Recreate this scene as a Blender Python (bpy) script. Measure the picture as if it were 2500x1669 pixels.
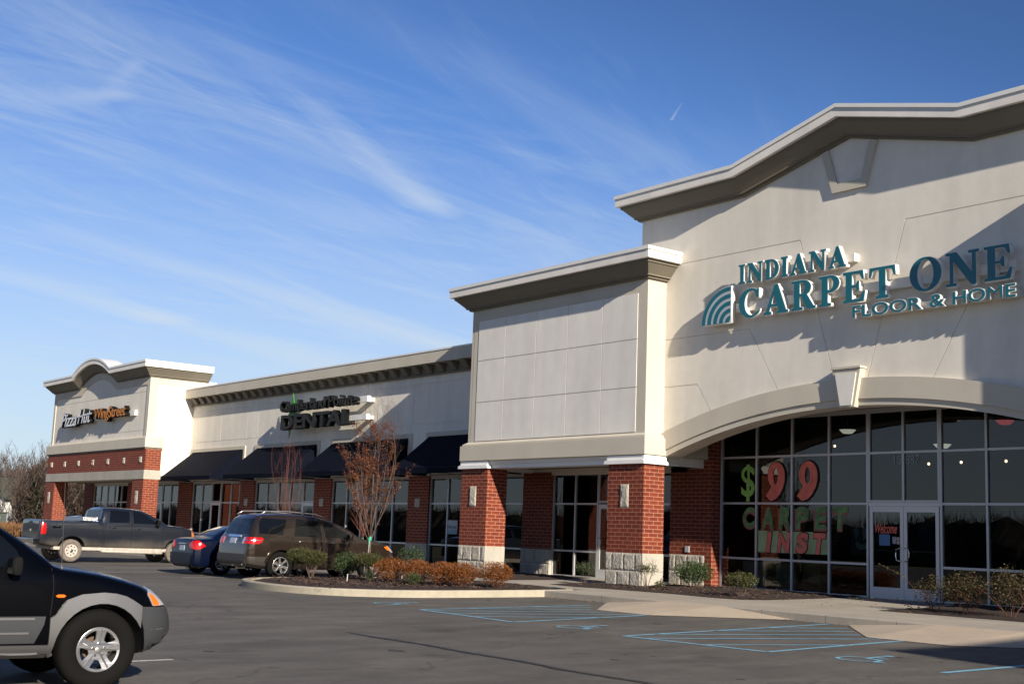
import bpy, bmesh, math, random
import numpy as np
from mathutils import Vector, Matrix
from mathutils.bvhtree import BVHTree
from mathutils.geometry import delaunay_2d_cdt
from mathutils import noise as mnoise

for o in list(bpy.data.objects): bpy.data.objects.remove(o)
SC = bpy.context.scene
COL = SC.collection
random.seed(7)

# ------------------------------------------------------------------ camera
YAW, PITCH, ROLL = 0.91259, 0.15121, 0.03777
cy, sy, cp, sp = math.cos(YAW), math.sin(YAW), math.cos(PITCH), math.sin(PITCH)
fw = Vector((-sy * cp, cy * cp, sp)); rt = Vector((cy, sy, 0)); up = rt.cross(fw)
c, s = math.cos(ROLL), math.sin(ROLL)
rt2 = c * rt + s * up; up2 = -s * rt + c * up
cam = bpy.data.cameras.new('camera'); cam_o = bpy.data.objects.new('camera', cam); COL.objects.link(cam_o)
cam.sensor_width = 36; cam.lens = 36 * 3126.7 / 2500; cam.clip_start = 0.1; cam.clip_end = 3000
mw = Matrix((rt2, up2, -fw)).transposed().to_4x4(); mw.translation = Vector((0, 0, 1.38))
cam_o.matrix_world = mw
SC.camera = cam_o

# ------------------------------------------------------------------ sky, sun, exposure
SUN = Vector((1.0, -0.215, 0.4235)).normalized()
EL = math.asin(SUN.z); AZ = math.atan2(SUN.x, SUN.y)
W = bpy.data.worlds.new('World'); SC.world = W; W.use_nodes = True
wn, wl = W.node_tree.nodes, W.node_tree.links
for n in list(wn): wn.remove(n)
def WN(t, **k):
    n = wn.new(t)
    for a, b in k.items(): setattr(n, a, b)
    return n
def wmath(op, a, b=None, c3=None, clamp=False):
    n = WN('ShaderNodeMath', operation=op, use_clamp=clamp)
    for i, v in enumerate((a, b, c3)):
        if v is None: continue
        if isinstance(v, (int, float)): n.inputs[i].default_value = v
        else: wl.new(v, n.inputs[i])
    return n.outputs[0]
sky = WN('ShaderNodeTexSky', sky_type='NISHITA', sun_disc=False, sun_elevation=EL, sun_rotation=AZ,
         altitude=250, air_density=1.15, dust_density=0.0, ozone_density=3.0)
tc = WN('ShaderNodeTexCoord'); sep = WN('ShaderNodeSeparateXYZ'); wl.new(tc.outputs['Generated'], sep.inputs[0])
den = wmath('ADD', wmath('MAXIMUM', sep.outputs[2], 0.0), 0.06)
px, py = wmath('DIVIDE', sep.outputs[0], den), wmath('DIVIDE', sep.outputs[1], den)
def wnoise(rot, sx, sy_, scale, detail, rough, dist, off):
    cx = WN('ShaderNodeCombineXYZ'); wl.new(px, cx.inputs[0]); wl.new(py, cx.inputs[1]); cx.inputs[2].default_value = off
    m0 = WN('ShaderNodeMapping'); m0.inputs['Rotation'].default_value = (0, 0, rot); wl.new(cx.outputs[0], m0.inputs[0])
    m1 = WN('ShaderNodeMapping'); m1.inputs['Scale'].default_value = (sx, sy_, 1); wl.new(m0.outputs[0], m1.inputs[0])
    t = WN('ShaderNodeTexNoise'); t.inputs['Scale'].default_value = scale; t.inputs['Detail'].default_value = detail
    t.inputs['Roughness'].default_value = rough; t.inputs['Distortion'].default_value = dist
    wl.new(m1.outputs[0], t.inputs[0]); return t.outputs[0]
def ramp01(v, a, b):
    n = WN('ShaderNodeMapRange', interpolation_type='SMOOTHSTEP', clamp=True); wl.new(v, n.inputs[0])
    n.inputs[1].default_value = a; n.inputs[2].default_value = b; return n.outputs[0]
STREAK = math.radians(62)
n1 = wnoise(STREAK, 0.22, 1.0, 1.5, 6, 0.62, 0.35, 3.1)
n2 = wnoise(STREAK, 0.35, 2.4, 3.2, 8, 0.66, 0.5, 9.7)
n4 = wnoise(math.radians(84), 0.42, 1.5, 2.1, 9, 0.70, 0.9, 21.3)
n3 = wnoise(0.3, 0.7, 0.7, 0.42, 2, 0.5, 0.0, 5.2)
cl = wmath('MULTIPLY', ramp01(n1, 0.44, 0.80), ramp01(n3, 0.36, 0.62))
cl = wmath('ADD', wmath('MULTIPLY', cl, 0.34), wmath('MULTIPLY', wmath('MULTIPLY', ramp01(n2, 0.47, 0.85), ramp01(n3, 0.3, 0.7)), 0.35))
# one long cirrus streak, given by its two ends in the cloud plane
def seg(ax, ay, bx, by, w0, w1, amt):
    dx, dy = bx - ax, by - ay; L2 = dx * dx + dy * dy
    t = wmath('DIVIDE', wmath('ADD', wmath('MULTIPLY', wmath('SUBTRACT', px, ax), dx), wmath('MULTIPLY', wmath('SUBTRACT', py, ay), dy)), L2, clamp=True)
    ex = wmath('SUBTRACT', px, wmath('MULTIPLY_ADD', t, dx, ax)); ey = wmath('SUBTRACT', py, wmath('MULTIPLY_ADD', t, dy, ay))
    d = wmath('SQRT', wmath('ADD', wmath('MULTIPLY', ex, ex), wmath('MULTIPLY', ey, ey)))
    wd = wmath('MULTIPLY', wmath('MULTIPLY_ADD', t, w1 - w0, w0), wmath('MULTIPLY_ADD', n2, 2.2, -0.1))
    r = wmath('SUBTRACT', 1.0, wmath('DIVIDE', d, wd), clamp=True)
    r = wmath('MULTIPLY', wmath('POWER', r, 0.9), wmath('MULTIPLY', wmath('MULTIPLY_ADD', t, 0.75, 0.25), amt))
    return r
def screen(a, b): return wmath('SUBTRACT', 1.0, wmath('MULTIPLY', wmath('SUBTRACT', 1.0, a, clamp=True), wmath('SUBTRACT', 1.0, b, clamp=True)))
cl = wmath('MULTIPLY', cl, ramp01(px, -1.25, -2.3))
for a in [(-2.04, 0.90, -2.25, 1.22, 0.05, 0.05, 0.16), (-2.20, 1.17, -2.57, 1.70, 0.04, 0.08, 0.52), (-2.52, 1.66, -2.60, 1.78, 0.06, 0.06, 0.30),
          (-2.62, 0.70, -2.42, 0.86, 0.09, 0.05, 0.34), (-2.45, 0.84, -2.25, 0.83, 0.03, 0.02, 0.22), (-1.78, 0.95, -1.97, 1.85, 0.10, 0.14, 0.12), (-2.08, 1.5, -2.18, 1.75, 0.07, 0.07, 0.14),
          (-4.0, 1.0, -4.3, 1.75, 0.14, 0.14, 0.65), (-4.3, 1.70, -4.8, 3.0, 0.14, 0.32, 0.78), (-3.45, 1.1, -4.1, 3.2, 0.13, 0.20, 0.82), (-2.75, 0.6, -2.85, 1.6, 0.22, 0.22, 0.16),
          (-1.70, 1.71, -1.775, 1.757, 0.002, 0.005, 0.40)]:
    cl = screen(cl, seg(*a))
haze = wmath('MULTIPLY', ramp01(sep.outputs[2], 0.34, 0.0), 0.72)
cl = wmath('MULTIPLY', cl, ramp01(sep.outputs[2], 0.75, 0.30))
mot = wmath('MULTIPLY', ramp01(n4, 0.40, 0.78), ramp01(px, -1.55, -2.35)); cl = screen(cl, wmath('MULTIPLY', mot, 0.36))
cl = screen(wmath('MULTIPLY', cl, 0.8), haze)
mix = WN('ShaderNodeMix', data_type='RGBA'); wl.new(cl, mix.inputs[0]); tint = WN('ShaderNodeVectorMath', operation='MULTIPLY'); wl.new(sky.outputs[0], tint.inputs[0]); tint.inputs[1].default_value = (0.66, 0.90, 1.36); deep = WN('ShaderNodeVectorMath', operation='SCALE'); wl.new(tint.outputs[0], deep.inputs[0]); wl.new(wmath('MULTIPLY_ADD', ramp01(px, -2.1, -0.9), -0.30, 1.0), deep.inputs[3]); wl.new(deep.outputs[0], mix.inputs[6])
mix.inputs[7].default_value = (7.3, 8.2, 8.9, 1)
bg = WN('ShaderNodeBackground'); bg.inputs[1].default_value = 0.055; wl.new(mix.outputs[2], bg.inputs[0])
wo = WN('ShaderNodeOutputWorld'); wl.new(bg.outputs[0], wo.inputs[0])

sl = bpy.data.lights.new('sun', 'SUN'); sl.energy = 5.0; sl.angle = math.radians(0.53); sl.color = (1.0, 0.90, 0.76)
so = bpy.data.objects.new('sun', sl); COL.objects.link(so); so.rotation_euler = SUN.to_track_quat('Z', 'Y').to_euler(); so.location = (20, -20, 30)
SC.view_settings.view_transform = 'Standard'; SC.view_settings.look = 'None'; SC.view_settings.exposure = 0.75; SC.view_settings.gamma = 1
SC.cycles.max_bounces = 8; SC.cycles.transparent_max_bounces = 16

# ------------------------------------------------------------------ materials
MATS = {}
def mat(name, col=(.5, .5, .5), rough=.6, metal=0, spec=.5, noise=None, bump=None, coat=0, emit=None, space='Object', streak=None):
    """noise: list of (scale, amount, stretch xyz) blotches multiplied on the colour; bump: (scale, strength)"""
    if name in MATS: return MATS[name]
    m = bpy.data.materials.new(name); m.use_nodes = True; MATS[name] = m
    N, L = m.node_tree.nodes, m.node_tree.links; b = N['Principled BSDF']
    b.inputs['Base Color'].default_value = (*col, 1); b.inputs['Roughness'].default_value = rough
    b.inputs['Metallic'].default_value = metal; b.inputs['Specular IOR Level'].default_value = spec; b.inputs['Coat Weight'].default_value = coat
    b.inputs['Coat Roughness'].default_value = 0.04
    if emit: b.inputs['Emission Color'].default_value = (*emit[:3], 1); b.inputs['Emission Strength'].default_value = emit[3]
    g = N.new('ShaderNodeNewGeometry'); src = g.outputs['Position']
    cur = None
    for sc, amt, st in (noise or []):
        mp = N.new('ShaderNodeMapping'); mp.inputs['Scale'].default_value = st; L.new(src, mp.inputs[0])
        t = N.new('ShaderNodeTexNoise'); t.inputs['Scale'].default_value = sc; t.inputs['Detail'].default_value = 5; L.new(mp.outputs[0], t.inputs[0])
        r = N.new('ShaderNodeMapRange'); r.inputs[1].default_value = .3; r.inputs[2].default_value = .7; r.inputs[3].default_value = 1 - amt; r.inputs[4].default_value = 1 + amt
        L.new(t.outputs[0], r.inputs[0])
        v = N.new('ShaderNodeVectorMath'); v.operation = 'MULTIPLY'
        if cur is None: v.inputs[0].default_value = col
        else: L.new(cur, v.inputs[0])
        L.new(r.outputs[0], v.inputs[1]); cur = v.outputs[0]
    if cur is not None: L.new(cur, b.inputs['Base Color'])
    if bump:
        t = N.new('ShaderNodeTexNoise'); t.inputs['Scale'].default_value = bump[0]; t.inputs['Detail'].default_value = 6; t.inputs['Roughness'].default_value = .6; L.new(src, t.inputs[0])
        bp = N.new('ShaderNodeBump'); bp.inputs['Strength'].default_value = bump[1]; bp.inputs['Distance'].default_value = bump[2] if len(bump) > 2 else .01
        L.new(t.outputs[0], bp.inputs['Height']); L.new(bp.outputs[0], b.inputs['Normal'])
    return m
U1 = (1, 1, 1)
M_panel = mat('stucco_light_grey', (.72, .69, .635), .9, noise=[(0.9, .06, (1, 1, .35)), (3, .03, U1), (2.6, .045, (1, 1, .10))], bump=(90, .25, .006))
M_wall = mat('stucco_cream', (.72, .675, .59), .9, noise=[(0.8, .06, (1, 1, .35)), (4, .03, U1), (2.6, .045, (1, 1, .10))], bump=(90, .25, .006))
M_trim = mat('stucco_tan', (.52, .475, .39), .9, noise=[(1.2, .06, (1, 1, .5))], bump=(90, .25, .006))
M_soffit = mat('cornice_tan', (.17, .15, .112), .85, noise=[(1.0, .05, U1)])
M_white = mat('white_trim_paint', (.80, .79, .76), .6, noise=[(2, .03, U1)])
M_cap = mat('metal_coping', (.72, .71, .68), .35, noise=[(2, .03, U1)])
M_lime = mat('limestone_smooth', (.38, .355, .30), .85, noise=[(1.1, .10, (1, 1, .3)), (7, .06, U1)], bump=(30, .3, .01))
M_rock = mat('limestone_rock_face', (.42, .385, .32), .95, noise=[(2.2, .12, U1), (14, .10, U1)], bump=(22, .9, .03))
M_alu = mat('aluminium_frame', (.50, .50, .50), .42, metal=.35)
M_aluw = mat('door_frame_paint', (.60, .59, .58), .4, metal=.2)
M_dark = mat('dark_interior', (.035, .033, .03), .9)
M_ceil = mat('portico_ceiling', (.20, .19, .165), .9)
M_awn = mat('navy_canvas', (.004, .0055, .012), .8, spec=.05, noise=[(3, .15, U1)], bump=(200, .2, .004))
M_rubber = mat('tyre_rubber', (.006, .0058, .0055), .85, spec=.12, bump=(60, .2, .005))
M_black = mat('black_plastic', (.012, .012, .012), .45)
M_blackm = mat('matt_black', (.008, .008, .008), .8, spec=.1)
M_chrome = mat('chrome', (.75, .75, .76), .12, metal=1)
M_alloy = mat('alloy_wheel', (.55, .55, .56), .28, metal=.9)
M_red = mat('red_lens', (.42, .006, .006), .15, coat=.5, noise=[(25, .25, U1)])
M_orange = mat('amber_lens', (.75, .14, .01), .15, coat=.5)
M_clear = mat('clear_lens', (.42, .43, .44), .12, metal=.3, coat=.5)
M_teal = mat('teal_acrylic', (.005, .125, .165), .35)
M_letw = mat('letter_return_white', (.78, .76, .72), .5)
M_blk = mat('black_letter', (.006, .0065, .0065), .6, spec=.15)
M_blue_paint = mat('blue_marking_paint', (.16, .34, .46), .7, noise=[(6, .25, U1)])
M_white_paint = mat('white_marking_paint', (.55, .54, .52), .7, noise=[(6, .2, U1)])

def brick_mat(name, c1, c2, mortar, zoff):
    m = bpy.data.materials.new(name); m.use_nodes = True; MATS[name] = m
    N, L = m.node_tree.nodes, m.node_tree.links; b = N['Principled BSDF']; b.inputs['Roughness'].default_value = .88
    g = N.new('ShaderNodeNewGeometry'); sp_ = N.new('ShaderNodeSeparateXYZ'); L.new(g.outputs['Position'], sp_.inputs[0])
    a = N.new('ShaderNodeMath'); a.operation = 'ADD'; L.new(sp_.outputs[0], a.inputs[0]); L.new(sp_.outputs[1], a.inputs[1])
    z = N.new('ShaderNodeMath'); z.operation = 'SUBTRACT'; L.new(sp_.outputs[2], z.inputs[0]); z.inputs[1].default_value = zoff
    cx = N.new('ShaderNodeCombineXYZ'); L.new(a.outputs[0], cx.inputs[0]); L.new(z.outputs[0], cx.inputs[1])
    t = N.new('ShaderNodeTexBrick'); L.new(cx.outputs[0], t.inputs[0])
    t.inputs['Color1'].default_value = (*c1, 1); t.inputs['Color2'].default_value = (*c2, 1); t.inputs['Mortar'].default_value = (*mortar, 1)
    t.inputs['Scale'].default_value = 1; t.inputs['Mortar Size'].default_value = .0065; t.inputs['Mortar Smooth'].default_value = .2
    t.inputs['Brick Width'].default_value = .312; t.inputs['Row Height'].default_value = .1041; t.inputs['Bias'].default_value = -.1
    n = N.new('ShaderNodeTexNoise'); n.inputs['Scale'].default_value = 9; n.inputs['Detail'].default_value = 6; L.new(g.outputs['Position'], n.inputs[0])
    r = N.new('ShaderNodeMapRange'); r.inputs[1].default_value = .3; r.inputs[2].default_value = .7; r.inputs[3].default_value = .86; r.inputs[4].default_value = 1.12; L.new(n.outputs[0], r.inputs[0])
    v = N.new('ShaderNodeVectorMath'); v.operation = 'MULTIPLY'; L.new(t.outputs[0], v.inputs[0]); L.new(r.outputs[0], v.inputs[1])
    L.new(v.outputs[0], b.inputs['Base Color'])
    bp = N.new('ShaderNodeBump'); bp.inputs['Strength'].default_value = .6; bp.inputs['Distance'].default_value = .008; bp.invert = True
    L.new(t.outputs['Fac'], bp.inputs['Height']); L.new(bp.outputs[0], b.inputs['Normal'])
    return m
M_brick = brick_mat('red_brick', (.175, .027, .009), (.125, .018, .0068), (.44, .23, .14), 1.10 - 0.0)

def glass_mat(name, tint, ior=1.5, rough=0.0, refl=1.0):
    m = bpy.data.materials.new(name); m.use_nodes = True; MATS[name] = m
    N, L = m.node_tree.nodes, m.node_tree.links
    for n in list(N): N.remove(n)
    tr = N.new('ShaderNodeBsdfTransparent'); tr.inputs[0].default_value = (*tint, 1)
    gl = N.new('ShaderNodeBsdfGlossy'); gl.inputs['Roughness'].default_value = rough; gl.inputs[0].default_value = (refl, refl, refl, 1)
    fr = N.new('ShaderNodeFresnel'); fr.inputs[0].default_value = ior
    mx = N.new('ShaderNodeMixShader'); L.new(fr.outputs[0], mx.inputs[0]); L.new(tr.outputs[0], mx.inputs[1]); L.new(gl.outputs[0], mx.inputs[2])
    o = N.new('ShaderNodeOutputMaterial'); L.new(mx.outputs[0], o.inputs[0]); return m
M_glass = glass_mat('storefront_glass', (.42, .46, .45), 1.55)
M_carglass = mat('dark_car_glass', (.004, .005, .006), .03, coat=0, spec=.45)

# ------------------------------------------------------------------ helpers
def root(name, loc, label, cat, group=None):
    o = bpy.data.objects.new(name, None); COL.objects.link(o); o.location = loc; o.empty_display_size = .2
    o['label'] = label; o['category'] = cat
    if group: o['group'] = group
    return o
def tag(o, label, cat, group=None):
    o['label'] = label; o['category'] = cat
    if group: o['group'] = group
    return o
ROOTLOC = {}
class MB:
    """collects shapes in world coordinates and links them as one mesh object"""
    def __init__(s): s.v = []; s.f = []; s.m = []
    def add(s, vs, fs, mi=0):
        n = len(s.v); s.v += [tuple(v) for v in vs]; s.f += [tuple(i + n for i in f) for f in fs]; s.m += [mi] * len(fs); return s
    def box(s, x0, x1, y0, y1, z0, z1, mi=0):
        x0, x1 = min(x0, x1), max(x0, x1); y0, y1 = min(y0, y1), max(y0, y1); z0, z1 = min(z0, z1), max(z0, z1)
        v = [(x, y, z) for z in (z0, z1) for y in (y0, y1) for x in (x0, x1)]
        return s.add(v, [(0, 2, 3, 1), (4, 5, 7, 6), (0, 1, 5, 4), (2, 6, 7, 3), (0, 4, 6, 2), (1, 3, 7, 5)], mi)
    def prismY(s, poly, y0, y1, mi=0):      # polygon in (x,z), extruded along y
        a = sum(poly[i][0] * poly[(i + 1) % len(poly)][1] - poly[(i + 1) % len(poly)][0] * poly[i][1] for i in range(len(poly)))
        if a < 0: poly = poly[::-1]
        n = len(poly); v = [(x, y0, z) for x, z in poly] + [(x, y1, z) for x, z in poly]
        return s.add(v, [tuple(range(n)), tuple(range(2 * n - 1, n - 1, -1))] + [(i, i + n, (i + 1) % n + n, (i + 1) % n) for i in range(n)], mi)
    def prismX(s, poly, x0, x1, mi=0):      # polygon in (y,z), extruded along x
        a = sum(poly[i][0] * poly[(i + 1) % len(poly)][1] - poly[(i + 1) % len(poly)][0] * poly[i][1] for i in range(len(poly)))
        if a < 0: poly = poly[::-1]
        n = len(poly); v = [(x1, y, z) for y, z in poly] + [(x0, y, z) for y, z in poly]
        return s.add(v, [tuple(range(n)), tuple(range(2 * n - 1, n - 1, -1))] + [(i, i + n, (i + 1) % n + n, (i + 1) % n) for i in range(n)], mi)
    def loft(s, rings, closed_ring=True, caps=True, mi=0):
        n = len(rings[0]); vs = [p for r in rings for p in r]; fs = []
        for i in range(len(rings) - 1):
            for j in range(n if closed_ring else n - 1):
                k = (j + 1) % n; fs.append((i * n + j, i * n + k, (i + 1) * n + k, (i + 1) * n + j))
        if caps: fs += [tuple(range(n))[::-1], tuple(range((len(rings) - 1) * n, len(rings) * n))]
        return s.add(vs, fs, mi)
    def tube(s, pts, rads, n=6, mi=0):
        pts = [Vector(p) for p in pts]; rings = []
        for i, p in enumerate(pts):
            d = (pts[min(i + 1, len(pts) - 1)] - pts[max(i - 1, 0)]).normalized()
            a = d.cross(Vector((0, 0, 1)) if abs(d.z) < .9 else Vector((1, 0, 0))).normalized(); b = d.cross(a)
            r = rads[i] if hasattr(rads, '__len__') else rads
            rings.append([p + r * (math.cos(t) * a + math.sin(t) * b) for t in (2 * math.pi * k / n for k in range(n))])
        return s.loft(rings, mi=mi)
    def build(s, name, mats, parent=None, smooth=False, kind=None, bevel=0, fixn=True):
        me = bpy.data.meshes.new(name); org = ROOTLOC.get(parent.name, Vector((0, 0, 0))) if parent is not None else Vector((0, 0, 0))
        me.from_pydata([(x - org.x, y - org.y, z - org.z) for x, y, z in s.v], [], s.f)
        for m in (mats if isinstance(mats, (list, tuple)) else [mats]): me.materials.append(m)
        me.polygons.foreach_set('material_index', s.m)
        if fixn:
            b = bmesh.new(); b.from_mesh(me); bmesh.ops.recalc_face_normals(b, faces=b.faces); b.to_mesh(me); b.free()
        if smooth: me.polygons.foreach_set('use_smooth', [True] * len(me.polygons))
        me.update()
        return put(name, me, parent, kind, bevel)
def put(name, me, parent=None, kind=None, bevel=0):
    """mesh data already relative to the top thing's origin"""
    o = bpy.data.objects.new(name, me); COL.objects.link(o)
    if parent is not None:
        o.parent = parent
        if parent.name in ROOTLOC: ROOTLOC[o.name] = ROOTLOC[parent.name]
    if kind: o['kind'] = kind
    if bevel:
        b = o.modifiers.new('bevel', 'BEVEL'); b.width = bevel; b.segments = 2; b.limit_method = 'ANGLE'
    return o
def thing(name, loc, label, cat, group=None):
    o = root(name, loc, label, cat, group); ROOTLOC[o.name] = Vector(loc); return o
def lone(o, label, cat, group=None):
    """a one-mesh thing: move its origin to its own base"""
    me = o.data; xs = [v.co for v in me.vertices]
    c = Vector((sum(v.x for v in xs) / len(xs), sum(v.y for v in xs) / len(xs), min(v.z for v in xs)))
    me.transform(Matrix.Translation(-c)); o.location = c; return tag(o, label, cat, group)
def bake(o):
    """apply the modifiers of o into its mesh"""
    dg = bpy.context.evaluated_depsgraph_get(); dg.update()
    me = bpy.data.meshes.new_from_object(o.evaluated_get(dg), preserve_all_data_layers=False, depsgraph=dg)
    o.modifiers.clear(); o.data = me; return o
def cut(o, cutter):
    m = o.modifiers.new('cut', 'BOOLEAN'); m.operation = 'DIFFERENCE'; m.solver = 'EXACT'; m.object = cutter
    bake(o); bpy.data.objects.remove(cutter)
def shade_auto(o, ang=35):
    me = o.data; b = bmesh.new(); b.from_mesh(me)
    for f in b.faces: f.smooth = True
    for e in b.edges: e.smooth = len(e.link_faces) == 2 and e.calc_face_angle(0) < math.radians(ang)
    b.to_mesh(me); b.free()
def bar2(x0, z0, x1, z1, w):
    d = Vector((x1 - x0, z1 - z0)).normalized(); n = Vector((-d.y, d.x)) * w / 2
    return [(x0 + n.x, z0 + n.y), (x1 + n.x, z1 + n.y), (x1 - n.x, z1 - n.y), (x0 - n.x, z0 - n.y)]

# ---- lettering: curve outlines made into meshes
def curve_mesh(contours, depth, bev=0.0):
    cu = bpy.data.curves.new('glyph', 'CURVE'); cu.dimensions = '2D'; cu.fill_mode = 'BOTH'; cu.extrude = depth / 2; cu.bevel_depth = bev
    for c_ in contours:
        sp_ = cu.splines.new('POLY'); sp_.points.add(len(c_) - 1)
        for p, q in zip(sp_.points, c_): p.co = (q[0], q[1], 0, 1)
        sp_.use_cyclic_u = True
    return curve_to_mesh(cu)
def curve_to_mesh(cu):
    o = bpy.data.objects.new('tmp', cu); COL.objects.link(o)
    dg = bpy.context.evaluated_depsgraph_get(); dg.update()
    me = bpy.data.meshes.new_from_object(o.evaluated_get(dg)); bpy.data.objects.remove(o); bpy.data.curves.remove(cu); return me
def text_mesh(t, depth, offset=0.0, shear=0.0, space=1.0):
    cu = bpy.data.curves.new('glyph', 'FONT'); cu.body = t; cu.extrude = depth / 2; cu.offset = offset; cu.shear = shear; cu.space_character = space
    cu.fill_mode = 'BOTH'; cu.resolution_u = 4
    return curve_to_mesh(cu)
def fit(me, x0, x1, z0, z1, yf, depth, keep=None):
    """stand a flat lettering mesh up in the facade plane: front face at y = yf, going back by depth"""
    xs = [v.co.x for v in me.vertices]; ys = [v.co.y for v in me.vertices]; zs = [v.co.z for v in me.vertices]
    ax, bx, ay, by, az, bz = min(xs), max(xs), min(ys), max(ys), min(zs), max(zs)
    for v in me.vertices:
        X, Y, Z = v.co
        x = x0 + (X - ax) / (bx - ax) * (x1 - x0); z = z0 + (Y - ay) / (by - ay) * (z1 - z0)
        y = yf + (bz - Z) / max(bz - az, 1e-9) * depth
        v.co = (x, y, z)
    b = bmesh.new(); b.from_mesh(me); bmesh.ops.recalc_face_normals(b, faces=b.faces); b.to_mesh(me); b.free()
    me.materials.clear(); return me
def put_world(name, me, m, parent=None, smooth=False):
    if parent is not None and parent.name in ROOTLOC: me.transform(Matrix.Translation(-ROOTLOC[parent.name]))
    if not me.materials: me.materials.append(m)
    return put(name, me, parent)

S_ = .075
def arc(cx, cy_, rx, ry, a0, a1, n=14):
    return [(cx + rx * math.cos(math.radians(a0 + (a1 - a0) * i / n)), cy_ + ry * math.sin(math.radians(a0 + (a1 - a0) * i / n))) for i in range(n + 1)]
def serif_glyph(ch):
    s_ = S_
    if ch == 'I': return [[(0, 0), (.42, 0), (.42, s_), (.32, s_ + .03), (.32, 1 - s_ - .03), (.42, 1 - s_), (.42, 1), (0, 1), (0, 1 - s_), (.1, 1 - s_ - .03), (.1, s_ + .03), (0, s_)]]
    if ch == 'D': return [[(0, 0), (.36, 0)] + arc(.36, .5, .52, .5, -80, 80) + [(.36, 1), (0, 1), (0, 1 - s_), (.1, 1 - s_ - .02), (.1, s_ + .02), (0, s_)], [(.31, .08)] + arc(.36, .5, .29, .42, -85, 85) + [(.31, .92)]]
    if ch == 'O': return [arc(.5, .5, .5, .52, 0, 350, 34), arc(.5, .5, .26, .45, 0, 350, 30)]
    if ch == 'C': return [arc(.5, .5, .48, .52, 300, 62, 26) [::-1] [::-1] if False else arc(.52, .5, .5, .52, 55, 318, 26) + [(.93, .24)] + arc(.56, .5, .30, .44, 308, 60, 22) + [(.78, .66), (.86, .66), (.87, .98), (.81, .98)]]
    if ch == 'P': return [[(0, 0), (.44, 0), (.44, s_), (.32, s_ + .02), (.32, .44), (.42, .44)] + arc(.42, .72, .34, .28, -85, 85) + [(.42, 1), (0, 1), (0, 1 - s_), (.1, 1 - s_ - .02), (.1, s_ + .02), (0, s_)], [(.32, .52)] + arc(.38, .72, .16, .21, -80, 80) + [(.32, .93)]]
    if ch == 'R': return [[(0, 0), (.44, 0), (.44, s_), (.32, s_ + .02), (.32, .46), (.38, .46), (.62, 0), (.94, 0), (.94, s_), (.86, s_ + .01), (.60, .50)] + arc(.42, .73, .34, .27, -45, 85) + [(.42, 1), (0, 1), (0, 1 - s_), (.1, 1 - s_ - .02), (.1, s_ + .02), (0, s_)], [(.32, .54)] + arc(.38, .73, .16, .20, -80, 80) + [(.32, .93)]]
    if ch == 'E': return [[(0, 0), (.74, 0), (.80, .32), (.74, .32), (.62, .10), (.52, s_ + .01), (.32, s_ + .01), (.32, .47), (.46, .47), (.53, .36), (.58, .36), (.58, .67), (.53, .67), (.46, .55), (.32, .55), (.32, 1 - s_ - .01), (.50, 1 - s_ - .01), (.60, .90), (.69, .72), (.75, .72), (.72, 1), (0, 1), (0, 1 - s_), (.1, 1 - s_ - .02), (.1, s_ + .02), (0, s_)]]
    if ch == 'T': return [[(.24, 0), (.68, 0), (.68, s_), (.57, s_ + .02), (.57, 1 - s_), (.70, 1 - s_), (.80, .90), (.86, .70), (.92, .70), (.90, 1), (.02, 1), (0, .70), (.06, .70), (.12, .90), (.22, 1 - s_), (.35, 1 - s_), (.35, s_ + .02), (.24, s_)]]
    if ch == 'A': return [[(0, 0), (.32, 0), (.32, s_), (.24, s_ + .01), (.29, .26), (.57, .26), (.63, s_ + .01), (.55, s_), (.55, 0), (1, 0), (1, s_), (.92, s_ + .01), (.58, 1.02), (.46, 1.02), (.10, s_ + .01), (0, s_)], [(.32, .34), (.54, .34), (.43, .72)]]
    if ch == 'N': return [[(0, 0), (.32, 0), (.32, s_), (.22, s_ + .02), (.22, .76), (.76, -.02), (.90, -.02), (.90, 1 - s_ - .02), (1, 1 - s_), (1, 1), (.68, 1), (.68, 1 - s_), (.79, 1 - s_ - .02), (.79, .34), (.33, 1), (0, 1), (0, 1 - s_), (.12, 1 - s_ - .02), (.12, s_ + .02), (0, s_)]]
def grow(contour, d):
    """offset a closed contour; d>0 makes its area larger"""
    n = len(contour); out = []
    A = sum(contour[i][0] * contour[(i + 1) % n][1] - contour[(i + 1) % n][0] * contour[i][1] for i in range(n)); sg = 1 if A > 0 else -1
    for i in range(n):
        p, a, b = Vector(contour[i]), Vector(contour[i - 1]), Vector(contour[(i + 1) % n])
        u, v = (p - a), (b - p)
        if u.length < 1e-6 or v.length < 1e-6: out.append(tuple(p)); continue
        u.normalize(); v.normalize(); n1_ = Vector((u.y, -u.x)); n2_ = Vector((v.y, -v.x)); m = n1_ + n2_
        if m.length < .3: m = n1_
        m = m / max(m.length_squared / 2, .45)
        out.append((p.x + sg * d * m.x, p.y + sg * d * m.y))
    return out
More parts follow.
